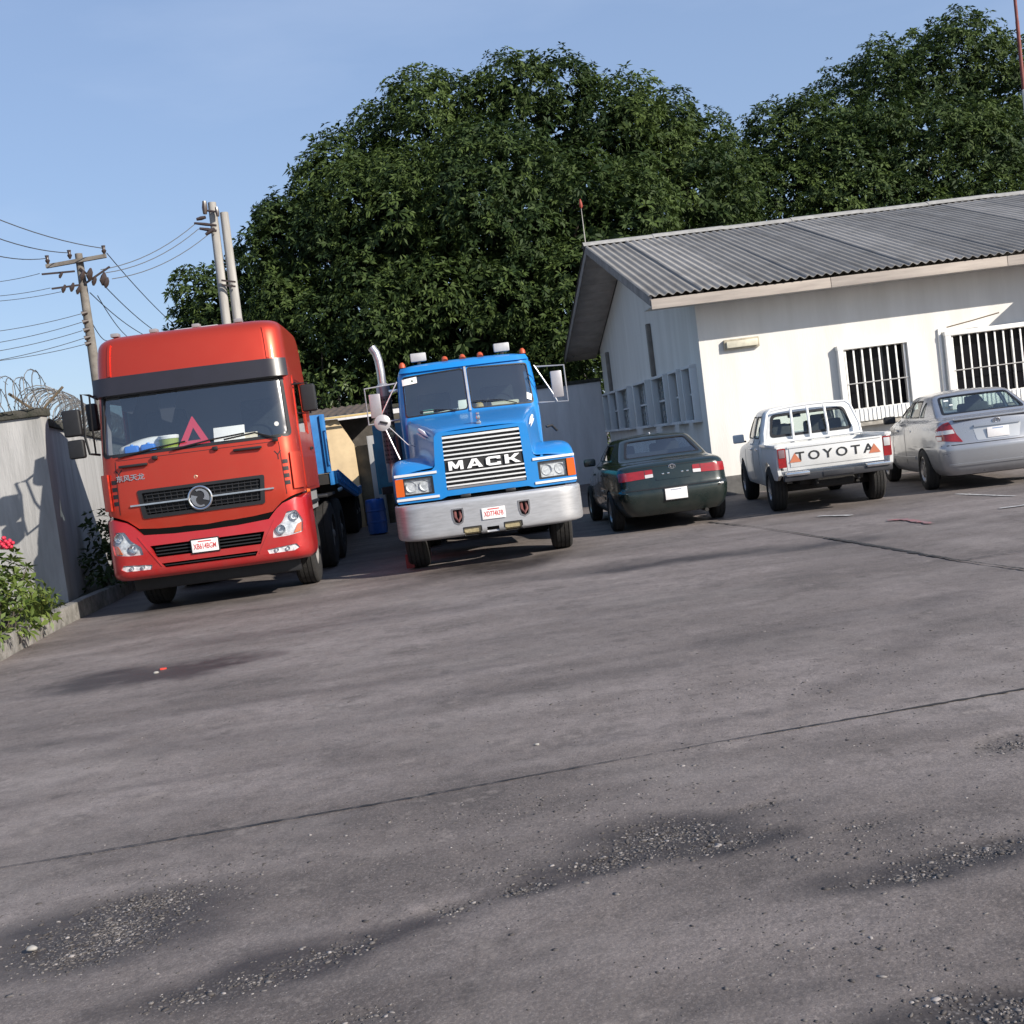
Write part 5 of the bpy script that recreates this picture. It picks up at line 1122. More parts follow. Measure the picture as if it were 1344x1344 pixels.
# bonnet with its fenders, one moulding
def sect(y, zt, xh, zm, xj, zj, zf, xo, zb, bow):
    P_ = [(0, zt+.015), (xh*.5, zt+.01), (xh-.07, zt-.005), (xh-.02, zt-.03), (xh, zt-.09), (xh+.015, zm), (xj, zj), (xj+.08, zj+.02), (xo-.14, zf), (xo-.05, zf-.025), (xo, zf-.09), (xo+.005, (zf+zb)/2), (xo, zb)]
    return [(x, y+bow*(x/1.2)**2, z) for x, z in P_]
ST = [sect(.17, 1.835, .615, 1.55, .66, 1.37, 1.345, 1.195, .965, .08), sect(.24, 1.865, .63, 1.56, .67, 1.41, 1.42, 1.22, .965, .08), sect(.42, 1.90, .66, 1.58, .70, 1.47, 1.50, 1.235, .975, .06), sect(.75, 1.945, .72, 1.62, .76, 1.52, 1.535, 1.24, 1.06, .03),
      sect(1.1, 1.99, .79, 1.64, .83, 1.52, 1.53, 1.24, 1.12, 0), sect(1.5, 2.04, .87, 1.62, .91, 1.44, 1.44, 1.23, 1.08, 0), sect(1.8, 2.075, .93, 1.55, .97, 1.30, 1.28, 1.20, .95, 0), sect(2.02, 2.10, .96, 1.5, 1.0, 1.15, 1.12, 1.16, .80, 0)]
V = []; Fc = []; nP = len(ST[0])*2-1
for S_ in ST: V += [(-x, y, z) for x, y, z in S_[:0:-1]]+list(S_)
for i in range(len(ST)-1):
    for k in range(nP-1): a = i*nP+k; Fc.append((a, a+1, a+nP+1, a+nP))
me = bpy.data.meshes.new('bonnet'); me.from_pydata(V, [], Fc); me.materials.append(BLUE); finish(me, 180)
bo = link('bonnet', me, bl); md = bo.modifiers.new('sub', 'SUBSURF'); md.levels = md.render_levels = 2; md.subdivision_type = 'CATMULL_CLARK'
so_ = bo.modifiers.new('sol', 'SOLIDIFY'); so_.thickness = .012; so_.offset = -1 if False else 0
nose = lambda u, v: np.c_[u, .155+.08*(np.asarray(u)/1.2)**2+.0*np.asarray(v), v]
no_o = [(-.585, 1.83), (-.62, 1.78), (-.655, 1.40), (-.70, 1.355), (-1.13, 1.345), (-1.19, 1.29), (-1.20, .955), (-.62, .955), (-.54, .985), (.54, .985), (.62, .955), (1.20, .955), (1.19, 1.29), (1.13, 1.345), (.70, 1.355), (.655, 1.40), (.62, 1.78), (.585, 1.83)]
gl = rpoly([(-.535, 1.06), (.535, 1.06), (.515, 1.785), (-.515, 1.785)], .02)
hlb = rpoly([(.70, 1.045), (1.175, 1.045), (1.17, 1.285), (.70, 1.285)], .015)
sheet('nose_panel', nose, rpoly(no_o, .02), BLUE, bl, holes=[gl, hlb, mir(hlb)], step=.12, off=.008, thick=.07, smooth=40)
sheet('grille_mesh', nose, gl, mat('grille_black', (.012, .012, .013), .6), bl, step=.3, off=-.05, thick=0)
zb_ = [1.755, 1.695, 1.638, 1.58, 1.523, 1.466, 1.285, 1.228, 1.170, 1.113]
for k, z in enumerate(zb_):
    x = .515+.02*(1.785-z)/.725; strake('grille_bar', nose, (-x, z), (x, z), .020 if k else .03, mat('polished_bar', (.80, .80, .79), .3, .35), bl, off=.006, thick=.045)
sheet('grille_foot', nose, [(-.525, 1.065), (.525, 1.065), (.525, 1.098), (-.525, 1.098)], mat('grey_panel', (.16, .16, .17), .5), bl, step=.2, off=-.005, thick=.02)
sheet('name_bar', nose, [(-.52, 1.30), (.52, 1.30), (.52, 1.455), (-.52, 1.455)], mat('grille_black', (.012, .012, .013), .6), bl, step=.3, off=-.012, thick=.02)
LET = {'M': ([(0, 0), (0, 1), (.28, 1), (.5, .50), (.72, 1), (1, 1), (1, 0), (.78, 0), (.78, .55), (.60, .14), (.40, .14), (.22, .55), (.22, 0)], []),
       'A': ([(-.05, 0), (.33, 1), (.67, 1), (1.05, 0), (.76, 0), (.69, .20), (.31, .20), (.24, 0)], [[(.38, .40), (.62, .40), (.5, .74)]]),
       'C': ([(1, 0), (.2, 0), (0, .16), (0, .84), (.2, 1), (1, 1), (1, .66), (.74, .66), (.74, .76), (.27, .76), (.27, .24), (.74, .24), (.74, .34), (1, .34)], []),
       'K': ([(0, 0), (0, 1), (.27, 1), (.27, .62), (.42, .62), (.70, 1), (1.04, 1), (.62, .5), (1.08, 0), (.72, 0), (.42, .38), (.27, .38), (.27, 0)], [])}
mkl = empty('maker_lettering', (0, 0, 0)); mkl.parent = bl
for k, ch in enumerate('MACK'):
    ox = -.475+k*.25; f_ = lambda P_: [(ox+x*.195, 1.318+z*.118) for x, z in P_]
    o_, hs_ = LET[ch]; sheet('letter', nose, f_(o_), mat('letter_white', (.82, .82, .82), .4), mkl, holes=[f_(h) for h in hs_], step=.2, off=.016, thick=.022)
for s in (1, -1):
    pl = hlb if s > 0 else mir(hlb)
    h = sheet('headlight', nose, pl, LENS, bl, step=.08, off=-.03, thick=0)
    sheet('headlight_bezel', nose, pl, BLACK, h, holes=[rpoly([(s*.735, 1.07), (s*1.085, 1.07), (s*1.085, 1.262), (s*.735, 1.262)][::s], .012), rpoly([(s*1.095, 1.06), (s*1.17, 1.06), (s*1.165, 1.275), (s*1.095, 1.275)][::s], .008)], step=.08, off=.004, thick=.03)
    for x in (.82, 1.0): link('reflector_bowl', lathe_mesh('reflector_bowl', [(-.01, .07), (.0, .066), (.02, .03), (.01, .02), (.01, 0)], LENS, 'Y', 18), h, (s*x, .18+.08*(x/1.2)**2, 1.165))
    sheet('lens', nose, rpoly([(s*.735, 1.07), (s*1.085, 1.07), (s*1.085, 1.262), (s*.735, 1.262)][::s], .012), glass('lens_glass', (.92, .94, .95), .08), h, step=.1, off=0, thick=.003)
    sheet('indicator', nose, rpoly([(s*1.095, 1.05), (s*1.205, 1.05), (s*1.20, 1.283), (s*1.095, 1.283)][::s], .008), AMBER, bl, step=.06, off=.016, thick=.06)
    for z, x0 in ((1.325, .64), (1.005, .64)): strake('headlight_trim', nose, (s*x0, z), (s*1.205, z), .032, mat('trim_white', (.72, .72, .72), .35, .2), bl, off=.024, thick=.05)
    # white speed lines on the bonnet shoulder
    tube('bonnet_stripe', [(s*.69, .46, 1.80), (s*.745, .75, 1.865), (s*.80, 1.05, 1.925)], [.006, .028, .018], mat('stripe_white', (.8, .8, .8), .5), bl, 6)
    tube('bonnet_stripe', [(s*.715, .56, 1.77), (s*.775, .9, 1.83), (s*.83, 1.2, 1.88)], [.004, .014, .008], mat('stripe_white', (.8, .8, .8), .5), bl, 6)
# figure on the bonnet
orn = empty('bonnet_ornament', (0, 0, 0)); orn.parent = bl
rbox('ornament_base', (0, .30, 1.90), (.07, .11, .05), CHROME, orn, .02); rbox('ornament_body', (0, .31, 1.955), (.05, .10, .07), CHROME, orn, .022, 3); rbox('ornament_chest', (0, .265, 1.97), (.055, .045, .07), CHROME, orn, .02, 3); rbox('ornament_head', (0, .25, 2.02), (.045, .05, .045), CHROME, orn, .018, 3)
for x in (-.3, .3): rbox('bonnet_latch', (x, .13, .965), (.14, .08, .05), BLACK, bl, .02)
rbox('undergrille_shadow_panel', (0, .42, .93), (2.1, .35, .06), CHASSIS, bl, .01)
# cab
mc = Stack([(1.0, 1.02, 1.02, 1.02, 2.02, 3.65, .14, .1, .06, 0, 0), (1.6, 1.04, 1.04, 1.04, 2.02, 3.65, .14, .1, .07, 0, 0), (2.08, 1.045, 1.045, 1.04, 2.02, 3.65, .16, .1, .08, 0, 0), (2.45, 1.03, 1.03, 1.03, 2.13, 3.65, .18, .1, .10, 0, 0), (2.78, 1.005, 1.005, 1.0, 2.26, 3.62, .20, .12, .11, 0, 0),
            (2.85, .985, .985, .98, 2.28, 3.6, .22, .14, .11, 0, 0), (2.90, .93, .93, .92, 2.36, 3.54, .24, .16, .11, 0, 0), (2.93, .80, .80, .8, 2.5, 3.44, .24, .16, .10, 0, .01), (2.94, .35, .35, .35, 2.8, 3.2, .1, .1, .04, 0, .02), (2.942, .05, .05, .05, 2.98, 3.02, .02, .02, 0, 0, .025)])
wR = rpoly([(.025, 2.15), (.965, 2.13), (.945, 2.755), (.025, 2.785)], .05); wL = mir(wR)
sd = rpoly([(2.45, 2.02), (3.3, 2.02), (3.3, 2.70), (2.58, 2.70)], .05)
mc.shell('cab', BLUE, bl, holes=[mc.hn(wR), mc.hn(wL), mc.hs(sd, 1), mc.hs(sd, -1)], nt_=4, thick=.04, smooth=40)
mc.shell('cab_lining', mat('cab_lining', (.22, .22, .225), .8), bl, holes=[mc.hn(wR), mc.hn(wL), mc.hs(sd, 1), mc.hs(sd, -1)], nt_=2, thick=0, off=-.045)
for p_ in (wR, wL):
    sheet('windscreen', mc.near, p_, glass('windscreen_tint', (.86, .96, .94), .20, .05), bl, step=.1, off=-.006, thick=.004)
    cx = sum(q[0] for q in p_)/len(p_); inner = [((x-cx)*.965+cx, (z-2.455)*.94+2.455) for x, z in p_]
    sheet('windscreen_seal', mc.near, p_, BLACK, bl, holes=[inner], step=.08, off=.003, thick=.01)
for s in (1, -1): sheet('side_window', mc.side(s), sd, GLASSD, bl, step=.1, off=-.01, thick=.004, sgn=s); d_ = sheet('door', mc.side(s), rpoly([(2.3, 1.05), (3.4, 1.05), (3.4, 2.78), (2.5, 2.78), (2.3, 2.3)], .05), BLUE, bl, holes=[rpoly([(2.42, 1.99), (3.33, 1.99), (3.33, 2.73), (2.56, 2.73)], .05)], step=.12, off=.010, thick=.012, sgn=s)
strake('centre_post', mc.near, (0, 2.13), (0, 2.80), .032, STEEL, bl, off=.02, thick=.025)
sheet('roof_lip', mc.P, [(q, float(mc.tz(2.80))) for q in np.linspace(-1.6, 1.6, 25)]+[(q, float(mc.tz(2.86))) for q in np.linspace(1.6, -1.6, 25)], BLUE, bl, densify=False, grid=[], off=.035, thick=.035, step=.2)
for x in (-.92, -.27, 0, .27, .92):
    tube('marker_light', [(x, 2.50-.05*(abs(x) < .5), 2.905+.02*(abs(x) < .5)), (x, 2.50, 2.955+.02*(abs(x) < .5)), (x, 2.50, 2.985+.02*(abs(x) < .5))], [.05, .045, .02], mat('marker_orange', (.42, .07, .02), .5), bl, 10)
for x in (-.66, .62):
    wl = rbox('work_lamp', (x, 2.62, 3.045), (.24, .10, .13), mat('lamp_alloy', (.5, .5, .5), .5, .3, var=.3), bl, .02); rbox('work_lamp_foot', (x, 2.62, 2.95), (.05, .05, .07), BLACK, wl, .005)
# windscreen stickers and wiper
def onws(x, z, dy=-.012): p = mc.near(np.array([x]), np.array([z]))[0]; return (p[0], p[1]+dy, p[2])
sheet('sticker', mc.near, [(-.95, 2.62), (-.73, 2.64), (-.73, 2.735), (-.95, 2.715)], WHITEPAPER, bl, step=.1, off=.006, thick=.002); sheet('sticker', mc.near, [(.86, 2.20), (.93, 2.17), (.945, 2.26), (.875, 2.30)], WHITEPAPER, bl, step=.1, off=.006, thick=.002)
sheet('sticker_print', mc.near, [(-.82, 2.665), (-.78, 2.667), (-.80, 2.70)], mat('print_green', (.02, .06, .04), .7), bl, step=.1, off=.009, thick=.001)
tube('wiper', [onws(.70, 2.16, -.03), onws(.45, 2.24, -.03), onws(.05, 2.26, -.03)], .008, BLACK, bl, 6); tube('wiper', [onws(-.2, 2.16, -.03), onws(-.45, 2.20, -.03), onws(-.75, 2.20, -.03)], .008, BLACK, bl, 6)
rbox('dashboard', (0, 2.5, 1.975), (1.9, .5, .34), mat('dash_grey', (.10, .10, .105), .7), bl, .06)
link('steering_wheel', sw, bl, (.5, 2.78, 2.2), (-.7, 0, 0))
for x in (-.5, .5): rbox('seat', (x, 3.2, 2.1), (.52, .16, .8), SEAT, bl, .05)
def bdash(name, x, y, label, cat):
    M_ = Matrix.Translation(bl.location) @ Matrix.Rotation(math.radians(4.2), 4, 'Z'); p = M_ @ Vector((x, y, 2.146))
    return empty(name, p, math.radians(4.2), label=label, cat=cat)
d_ = bdash('paper_card', -.09, 2.32, 'white card standing on the blue truck dashboard by the centre post', 'card'); rbox('card', (0, 0, .085), (.14, .012, .16), WHITEPAPER, d_, .004, rot=('X', -.2))
d_ = bdash('straw_hat', .16, 2.42, 'tan straw hat on the blue truck dashboard', 'hat')
link('brim', lathe_mesh('brim', [(.01, .0), (.01, .13), (.02, .135), (.03, .07)], mat('straw', (.5, .36, .16), .8, var=.3, vscale=30), 'Z', 20), d_); link('crown', lathe_mesh('crown', [(.02, .07), (.08, .06), (.10, .03), (.10, 0)], mat('straw', (.5, .36, .16), .8), 'Z', 20), d_)
d_ = bdash('paper_sheets', .55, 2.30, 'loose cream papers lying on the blue truck dashboard behind the wiper', 'papers'); rbox('sheet_stack', (0, 0, .04), (.42, .16, .03), mat('cream_paper', (.66, .6, .46), .8), d_, .005, rot=('X', .3))
d_ = bdash('green_carton', -.62, 2.30, 'green and white carton on the blue truck dashboard', 'carton'); rbox('carton', (0, 0, .04), (.16, .10, .08), mat('carton_green', (.03, .20, .13), .6), d_, .006); rbox('label_band', (.0, -.052, .05), (.15, .004, .03), WHITEPAPER, d_, 0)
d_ = bdash('paper_strip', -.32, 2.36, 'long white paper strip on the blue truck dashboard', 'paper'); rbox('strip', (0, 0, .03), (.34, .08, .02), WHITEPAPER, d_, .003, rot=('Y', -.1))
# exhaust stack with perforated guard
ST_ = mat('stack_alloy', (.40, .39, .40), .4, .6, var=.3, vscale=8); PF = mat('guard_grey', (.16, .14, .15), .5, .6, var=.4, vscale=30)
ex = tube('exhaust_pipe', [(-1.27, 3.25, 2.75), (-1.27, 3.25, 2.95), (-1.28, 3.25, 3.12), (-1.305, 3.26, 3.24), (-1.36, 3.28, 3.34)], .066, mat('pipe_bright', (.62, .61, .60), .28, .85, var=.25, vscale=9), bl, 14)
tube('exhaust_muffler', [(-1.27, 3.25, 1.2), (-1.27, 3.25, 2.72), (-1.27, 3.25, 2.76)], [.105, .105, .07], ST_, bl, 16)
gd = tube('heat_guard', [(-1.27, 3.19, 1.5), (-1.27, 3.19, 2.55)], .112, PF, bl, 16)
for i in range(14):
    for k in range(5):
        a = -PI/2+(k-2)*.42; 
        link('guard_hole', bpy.data.meshes.get('guard_hole') or lathe_mesh('guard_hole', [(0, 0), (0, .017)], BLACK, 'Y', 8), gd, (-1.27+.1135*math.cos(a), 3.19+.1135*math.sin(a), 1.56+i*.072), (0, 0, a+PI/2))
rbox('stack_clamp', (-1.12, 3.22, 2.62), (.26, .05, .05), CHROME, bl, .01)
tube('air_intake', [(-1.12, 2.0, 1.1), (-1.12, 2.0, 1.9)], .04, BLACK, bl, 10)
# mirrors
def lcb(x, y, Y):
    p = Vector(at(x, y, Y)); return (Matrix.Translation(bl.location) @ Matrix.Rotation(math.radians(4.2), 4, 'Z')).inverted() @ p
for (x, y, w_, h_) in [(493, 533, .17, .36), (731, 504, .17, .40)]:
    c = lcb(x, y, 17.2); mm = rbox('mirror', c, (w_, .05, h_), mat('mirror_shell', (.45, .43, .44), .35, .6, var=.2), bl, .02); rbox('mirror_glass', (c[0], c[1]+.03, c[2]), (w_*.9, .006, h_*.93), CHROME, mm, 0)
    s = 1 if x > 600 else -1; o_ = s*(w_/2+.05)
    tube('mirror_frame', [(s*1.04, c[1]+.05, c[2]+.30), (c[0]+o_, c[1], c[2]+.27), (c[0]+o_, c[1], c[2]-.27), (s*1.04, c[1]+.05, c[2]-.24)], .013, STEEL, bl, 8)
    tube('mirror_frame', [(s*1.03, c[1]+.02, c[2]+.32), (c[0]-o_*.7, c[1]-.02, c[2]-.1), (c[0]-o_*.2, c[1], c[2]-.25)], .010, STEEL, bl, 8)
c = lcb(502, 555, 15.75)
cm = lathe_mesh('round_mirror', [(-.03, 0), (-.028, .05), (-.015, .09), (-.004, .112), (.012, .114), (.012, 0)], mat('mirror_white', (.45, .43, .43), .35, .3), 'Y', 22); rm = link('round_mirror', cm, bl, c)
rbox('mirror_clip', (.02, -.038, .0), (.11, .03, .03), BLACK, rm, .008, rot=('Y', .3))
tube('mirror_stalk', [c+Vector((0, .03, 0)), (c+lcb(524, 601, 15.7))/2, lcb(525, 603, 15.7)], .010, STEEL, bl, 8); tube('mirror_stalk', [c+Vector((.05, .03, -.03)), lcb(536, 584, 15.75), lcb(545, 586, 15.85)], .007, STEEL, bl, 8)
tube('grab_hose', [lcb(717, 560, 16.9), lcb(724, 558, 16.95), lcb(731, 565, 17.0)], .02, BLACK, bl, 8)
# running gear
for s in (-1, 1):
    put_wheel(bl, TW, s*1.02, 1.22, .52, steer=-.06)
    for y in (4.6, 5.95): put_wheel(bl, TD, s*.94, y, .52)
    rbox('chassis_rail', (s*.42, 3.6, .85), (.09, 6.4, .26), CHASSIS, bl, .01); rbox('fuel_tank', (s*.98, 3.0, .72), (.45, 1.4, .55), CHASSIS if s > 0 else mat('tank_dark', (.03, .03, .035), .4), bl, .10, 3)
rbox('axle', (0, 1.22, .46), (1.9, .14, .14), CHASSIS, bl, .03); rbox('engine', (0, 1.3, .95), (.8, 1.5, .7), CHASSIS, bl, .08); rbox('firewall', (0, 2.06, 1.35), (1.9, .05, .9), CHASSIS, bl, .01)
rbox('wheel_chock', (-1.16, 1.02, .12), (.12, .10, .2), mat('chock_red', (.20, .02, .02), .7, var=.4), bl, .02)
rbox('fifth_wheel', (0, 5.2, 1.14), (.95, .8, .16), CHASSIS, bl, .04)

# trailer coupled behind the blue truck
TEAL = mat('trailer_teal', (.02, .20, .30), .5, var=.3, vscale=4, col2=(.015, .13, .21))
t2 = empty('dropside_trailer', (-.92, 19.3, 0), math.radians(4.2), label='teal dropside trailer hidden behind the blue truck', cat='trailer')
rbox('front_board', (0, .04, 1.62), (2.46, .08, 1.06), TEAL, t2, .012); rbox('deck', (0, 4.2, 1.05), (2.4, 8.4, .14), CHASSIS, t2, .01); rbox('tail_board', (0, 8.36, 1.45), (2.46, .06, .72), TEAL, t2, .012)
for s in (-1, 1):
    for k in range(4): rbox('side_board', (s*1.20, 1.1+k*2.08, 1.47), (.05, 2.04, .70), TEAL, t2, .01)
    for k in range(5): rbox('side_stake', (s*1.24, .1+k*2.06, 1.42), (.05, .08, .86), TEAL, t2, .01)
    rbox('landing_leg', (s*.8, 2.4, .5), (.13, .13, 1.0), CHASSIS, t2, .01)
    for y in (6.2, 7.5): put_wheel(t2, TD, s*.9, y, .52)
    rbox('chassis_rail', (s*.45, 4.5, .86), (.1, 7.4, .24), CHASSIS, t2, .01)

# ------------------------------------------------------------------ saloon cars
def sedan(name, root, S, paint, W, tailp, plate_kw, wheel, spoke, G):
    """W: dict of window polygons; builds shell, panes, wheels, cabin"""
    arch = lambda y, r: [(y+r*math.cos(a), .31+r*math.sin(a)) for a in np.linspace(-.35, PI+.35, 26)]
    holes = [S.hn(W['rear'])]+S.hf(W['front'])
    for s in (1, -1):
        for p_ in W['side']: holes.append(S.hs(p_, s))
        for y in W['axles']: holes.append(S.hs(arch(y, W['ar']), s, .06))
    S.shell('body', paint, root, holes=holes, nt_=3, thick=.035, smooth=38)
    sheet('rear_window', S.near, W['rear'], G, root, step=.08, off=-.008, thick=.004)
    cx = np.array(W['rear']); sc_ = [(x*.93, (z-cx[:, 1].mean())*.90+cx[:, 1].mean()) for x, z in W['rear']]
    sheet('window_seal', S.near, W['rear'], BLACK, root, holes=[sc_], step=.08, off=.002, thick=.008)
    sheet('windscreen', S.far, W['front'], GLASS, root, step=.1, off=-.008, thick=.004, sgn=-1)
    for s in (1, -1):
        for p_ in W['side']:
            sheet('side_window', S.side(s), p_, G, root, step=.08, off=-.008, thick=.004, sgn=s)
            c = np.array(p_).mean(0); inn = [((y-c[0])*.93+c[0], (z-c[1])*.87+c[1]) for y, z in p_]; sheet('window_seal', S.side(s), p_, BLACK, root, holes=[inn], step=.08, off=.003, thick=.008, sgn=s)
        for y in W['axles']: put_wheel(root, wheel, s*W['tr'], y, W['wr'], spoke)
        for yy in W['handles']:
            rbox('door_handle', (s*(W['hw']+.004), yy, W['hz']), (.03, .17, .035), paint, root, .012)
        for y0, y1 in W['doorlines']: strake('door_gap', S.side(s), (y0, W['dz'][0]), (y1, W['dz'][1]), .010, BLACK, root, off=.002, thick=.004, sgn=s)
        strake('door_trim', S.side(s), (W['axles'][0]+.42, .50), (W['axles'][1]-.42, .47), .045, paint, root, off=.014, thick=.016, sgn=s)
        mx_, my, mz = W['mirror']; rbox('mirror', (s*mx_, my, mz), (.20, .10, .13), W.get('mirmat', paint), root, .035, 3)
        rbox('wheel_well', (s*.60, W['axles'][0], .52), (.06, .72, .62), CHASSIS, root, 0); rbox('wheel_well', (s*.60, W['axles'][1], .52), (.06, .72, .62), CHASSIS, root, 0)
        rbox('front_seat', (s*.38, 2.62, .95), (.50, .14, .62), SEAT, root, .05); rbox('headrest', (s*.38, 2.60, 1.30), (.26, .09, .15), SEAT, root, .04)
    rbox('rear_seat', (0, 1.50, .90), (1.25, .16, .50), SEAT, root, .05); rbox('parcel_shelf', (0, 1.08, W['shelf']), (1.2, .62, .03), DARK, root, .01); rbox('dashboard', (0, 3.25, .86), (1.35, .4, .24), DARK, root, .05)
    rbox('underbody', (0, 2.35, .34), (1.16, 4.2, .24), CHASSIS, root, .04); rbox('rear_axle', (0, W['axles'][0], .28), (1.3, .10, .10), CHASSIS, root, .03); tube('exhaust', [(.45, .10, .22), (.45, .9, .24)], .03, CHASSIS, root, 8)
    link('steering_wheel', lathe_mesh('car_steering', [(0, .165), (-.012, .178), (0, .19), (.012, .178), (0, .165)], BLACK, 'Y', 20), root, (-.38, 2.98, 1.0), (-.5, 0, 0))

DGREEN = dusty('dark_green_paint', (.007, .016, .014), (.055, .05, .043), .22, .2, .7, .2, .9, .5, .06)
green = empty('green_car', (2.45, 16.9, 0), math.radians(2.5), label='dark green saloon car parked beside the blue truck', cat='car')
gs = Stack([(.24, .78, .70, .68, .12, 4.60, .20, .3, .06, .1, 0), (.34, .85, .78, .74, .04, 4.68, .20, .3, .07, .12, 0), (.50, .88, .82, .76, .0, 4.72, .20, .32, .07, .14, 0), (.60, .885, .83, .76, .005, 4.70, .20, .32, .07, .14, 0), (.64, .885, .825, .76, .045, 4.68, .20, .32, .07, .14, 0),
            (.80, .885, .82, .74, .075, 4.50, .20, .34, .07, .14, 0), (.93, .87, .80, .72, .10, 4.05, .19, .34, .07, .14, 0), (.985, .845, .77, .70, .15, 3.75, .19, .32, .07, .14, .0), (1.01, .815, .73, .68, .26, 3.55, .20, .30, .07, .14, .015), (1.035, .785, .70, .68, .60, 3.40, .14, .26, .07, .16, .012),
            (1.12, .755, .665, .66, .80, 3.22, .12, .24, .08, .16, .01), (1.30, .665, .585, .59, 1.16, 2.80, .11, .20, .09, .14, .012), (1.365, .615, .545, .55, 1.30, 2.62, .12, .2, .09, .14, .02), (1.395, .53, .46, .47, 1.44, 2.48, .14, .2, .09, .12, .025), (1.41, .30, .28, .28, 1.62, 2.3, .10, .1, .05, .06, .025), (1.412, .03, .03, .03, 1.98, 2.02, .01, .01, 0, 0, .028)])
gW = dict(rear=rpoly([(-.60, 1.085), (.60, 1.085), (.49, 1.345), (-.49, 1.345)], .05), front=rpoly([(-.62, 1.07), (.62, 1.07), (.50, 1.33), (-.50, 1.33)], .05),
          side=[rpoly([(1.32, 1.07), (1.92, 1.07), (1.92, 1.325), (1.50, 1.325)], .035), rpoly([(1.99, 1.07), (2.92, 1.07), (2.62, 1.325), (1.99, 1.325)], .035)], axles=(.98, 3.62), ar=.345, tr=.79, wr=.315, handles=(1.62, 2.55), hw=.87, hz=.86, doorlines=((1.95, 1.95), (3.0, 2.95)), dz=(.36, 1.04), mirror=(.90, 2.78, 1.06), shelf=1.02)
CWm = wheel_meshes(.315, .20, .19, 'car', 3)
sedan('green', green, gs, DGREEN, gW, None, None, CWm, (.19, .1), glass('green_car_glass', (.55, .62, .66), .16))
for s in (1, -1):
    tl = sheet('tail_light', gs.near, rpoly([(s*.30, .80), (s*.795, .775), (s*.795, .905), (s*.30, .915)][::s], .02), REDLENS, green, step=.05, off=.010, thick=.02)
    sheet('reverse_lens', gs.near, rpoly([(s*.30, .80), (s*.42, .795), (s*.42, .845), (s*.30, .85)][::s], .006), WHITELENS, tl, step=.05, off=.014, thick=.01)
    strake('lens_bar', gs.near, (s*.42, .80), (s*.42, .91), .008, DARK, tl, off=.013, thick=.006)
plate(green, 0, -.012, .53, .33, .165, None, PLATEGREY); 
strake('bumper_line', gs.near, (-.78, .63), (.78, .63), .016, BLACK, green, off=.003, thick=.004); strake('boot_gap', gs.near, (-.62, .955), (.62, .955), .007, BLACK, green, off=.002, thick=.003); strake('boot_handle', gs.near, (-.26, .765), (.26, .765), .03, DGREEN, green, off=.012, thick=.012)
def oval_badge(root, x, y, z, w_, tilt=.2):
    e = empty('emblem', (x, y, z)); e.parent = root
    for a, b2, dz in ((1, .68, 0), (.42, .62, -.0), (.8, .26, .22)):
        P_ = [(a*w_*math.cos(t), 0, b2*w_*math.sin(t)+dz*w_) for t in np.linspace(0, 2*PI, 25)]; tube('emblem_oval', P_, w_*.10, CHROME, e, 6)
pnt = gs.near(np.array([0.]), np.array([.935]))[0]; oval_badge(green, 0, pnt[1]-.008, .930, .05)
for k, x in enumerate((-.30, -.20, -.10)): pass
for x in (-.15, -.07, .14, .22): rbox('badge_letter', (x, gs.near(np.array([x]), np.array([.835]))[0][1]-.004, .835), (.035, .006, .022), CHROME, green, .004)
tube('roof_aerial', [(0, 1.75, 1.42), (0, 1.70, 1.455)], [.022, .008], mat('aerial_pale', (.7, .7, .7), .4), green, 8)
rbox('bumper_reflector', (.70, .02, .60), (.05, .02, .03), WHITELENS, green, .005)

SILVER = dusty('silver_paint', (.36, .37, .395), (.22, .21, .195), .26, .55, .6, .2, 1.1, .45, .0)
silver = empty('silver_car', (7.30, 16.9, 0), math.radians(-7), label='silver saloon car with dusty flank in front of the barred windows', cat='car')
ss = Stack([(.24, .80, .72, .70, .14, 4.65, .22, .3, .06, .1, 0), (.34, .87, .80, .76, .05, 4.74, .22, .3, .08, .12, 0), (.50, .895, .835, .78, .01, 4.80, .22, .32, .09, .14, 0), (.64, .90, .845, .78, .0, 4.78, .22, .32, .09, .14, 0), (.70, .90, .84, .78, .03, 4.75, .22, .32, .09, .14, 0),
            (.84, .90, .835, .76, .055, 4.60, .22, .34, .09, .14, 0), (.98, .885, .815, .74, .07, 4.15, .21, .34, .09, .14, 0), (1.045, .86, .785, .72, .085, 3.85, .20, .32, .09, .14, 0), (1.07, .83, .75, .70, .16, 3.65, .20, .30, .09, .14, .012), (1.10, .80, .715, .70, .52, 3.48, .15, .26, .09, .16, .012),
            (1.18, .775, .69, .68, .68, 3.30, .13, .24, .10, .16, .01), (1.36, .70, .62, .62, 1.06, 2.85, .12, .22, .10, .15, .012), (1.435, .645, .575, .58, 1.22, 2.66, .13, .22, .10, .15, .02), (1.47, .55, .49, .50, 1.38, 2.50, .15, .2, .10, .12, .025), (1.485, .30, .28, .28, 1.6, 2.3, .10, .1, .05, .06, .028), (1.487, .03, .03, .03, 1.98, 2.02, .01, .01, 0, 0, .03)])
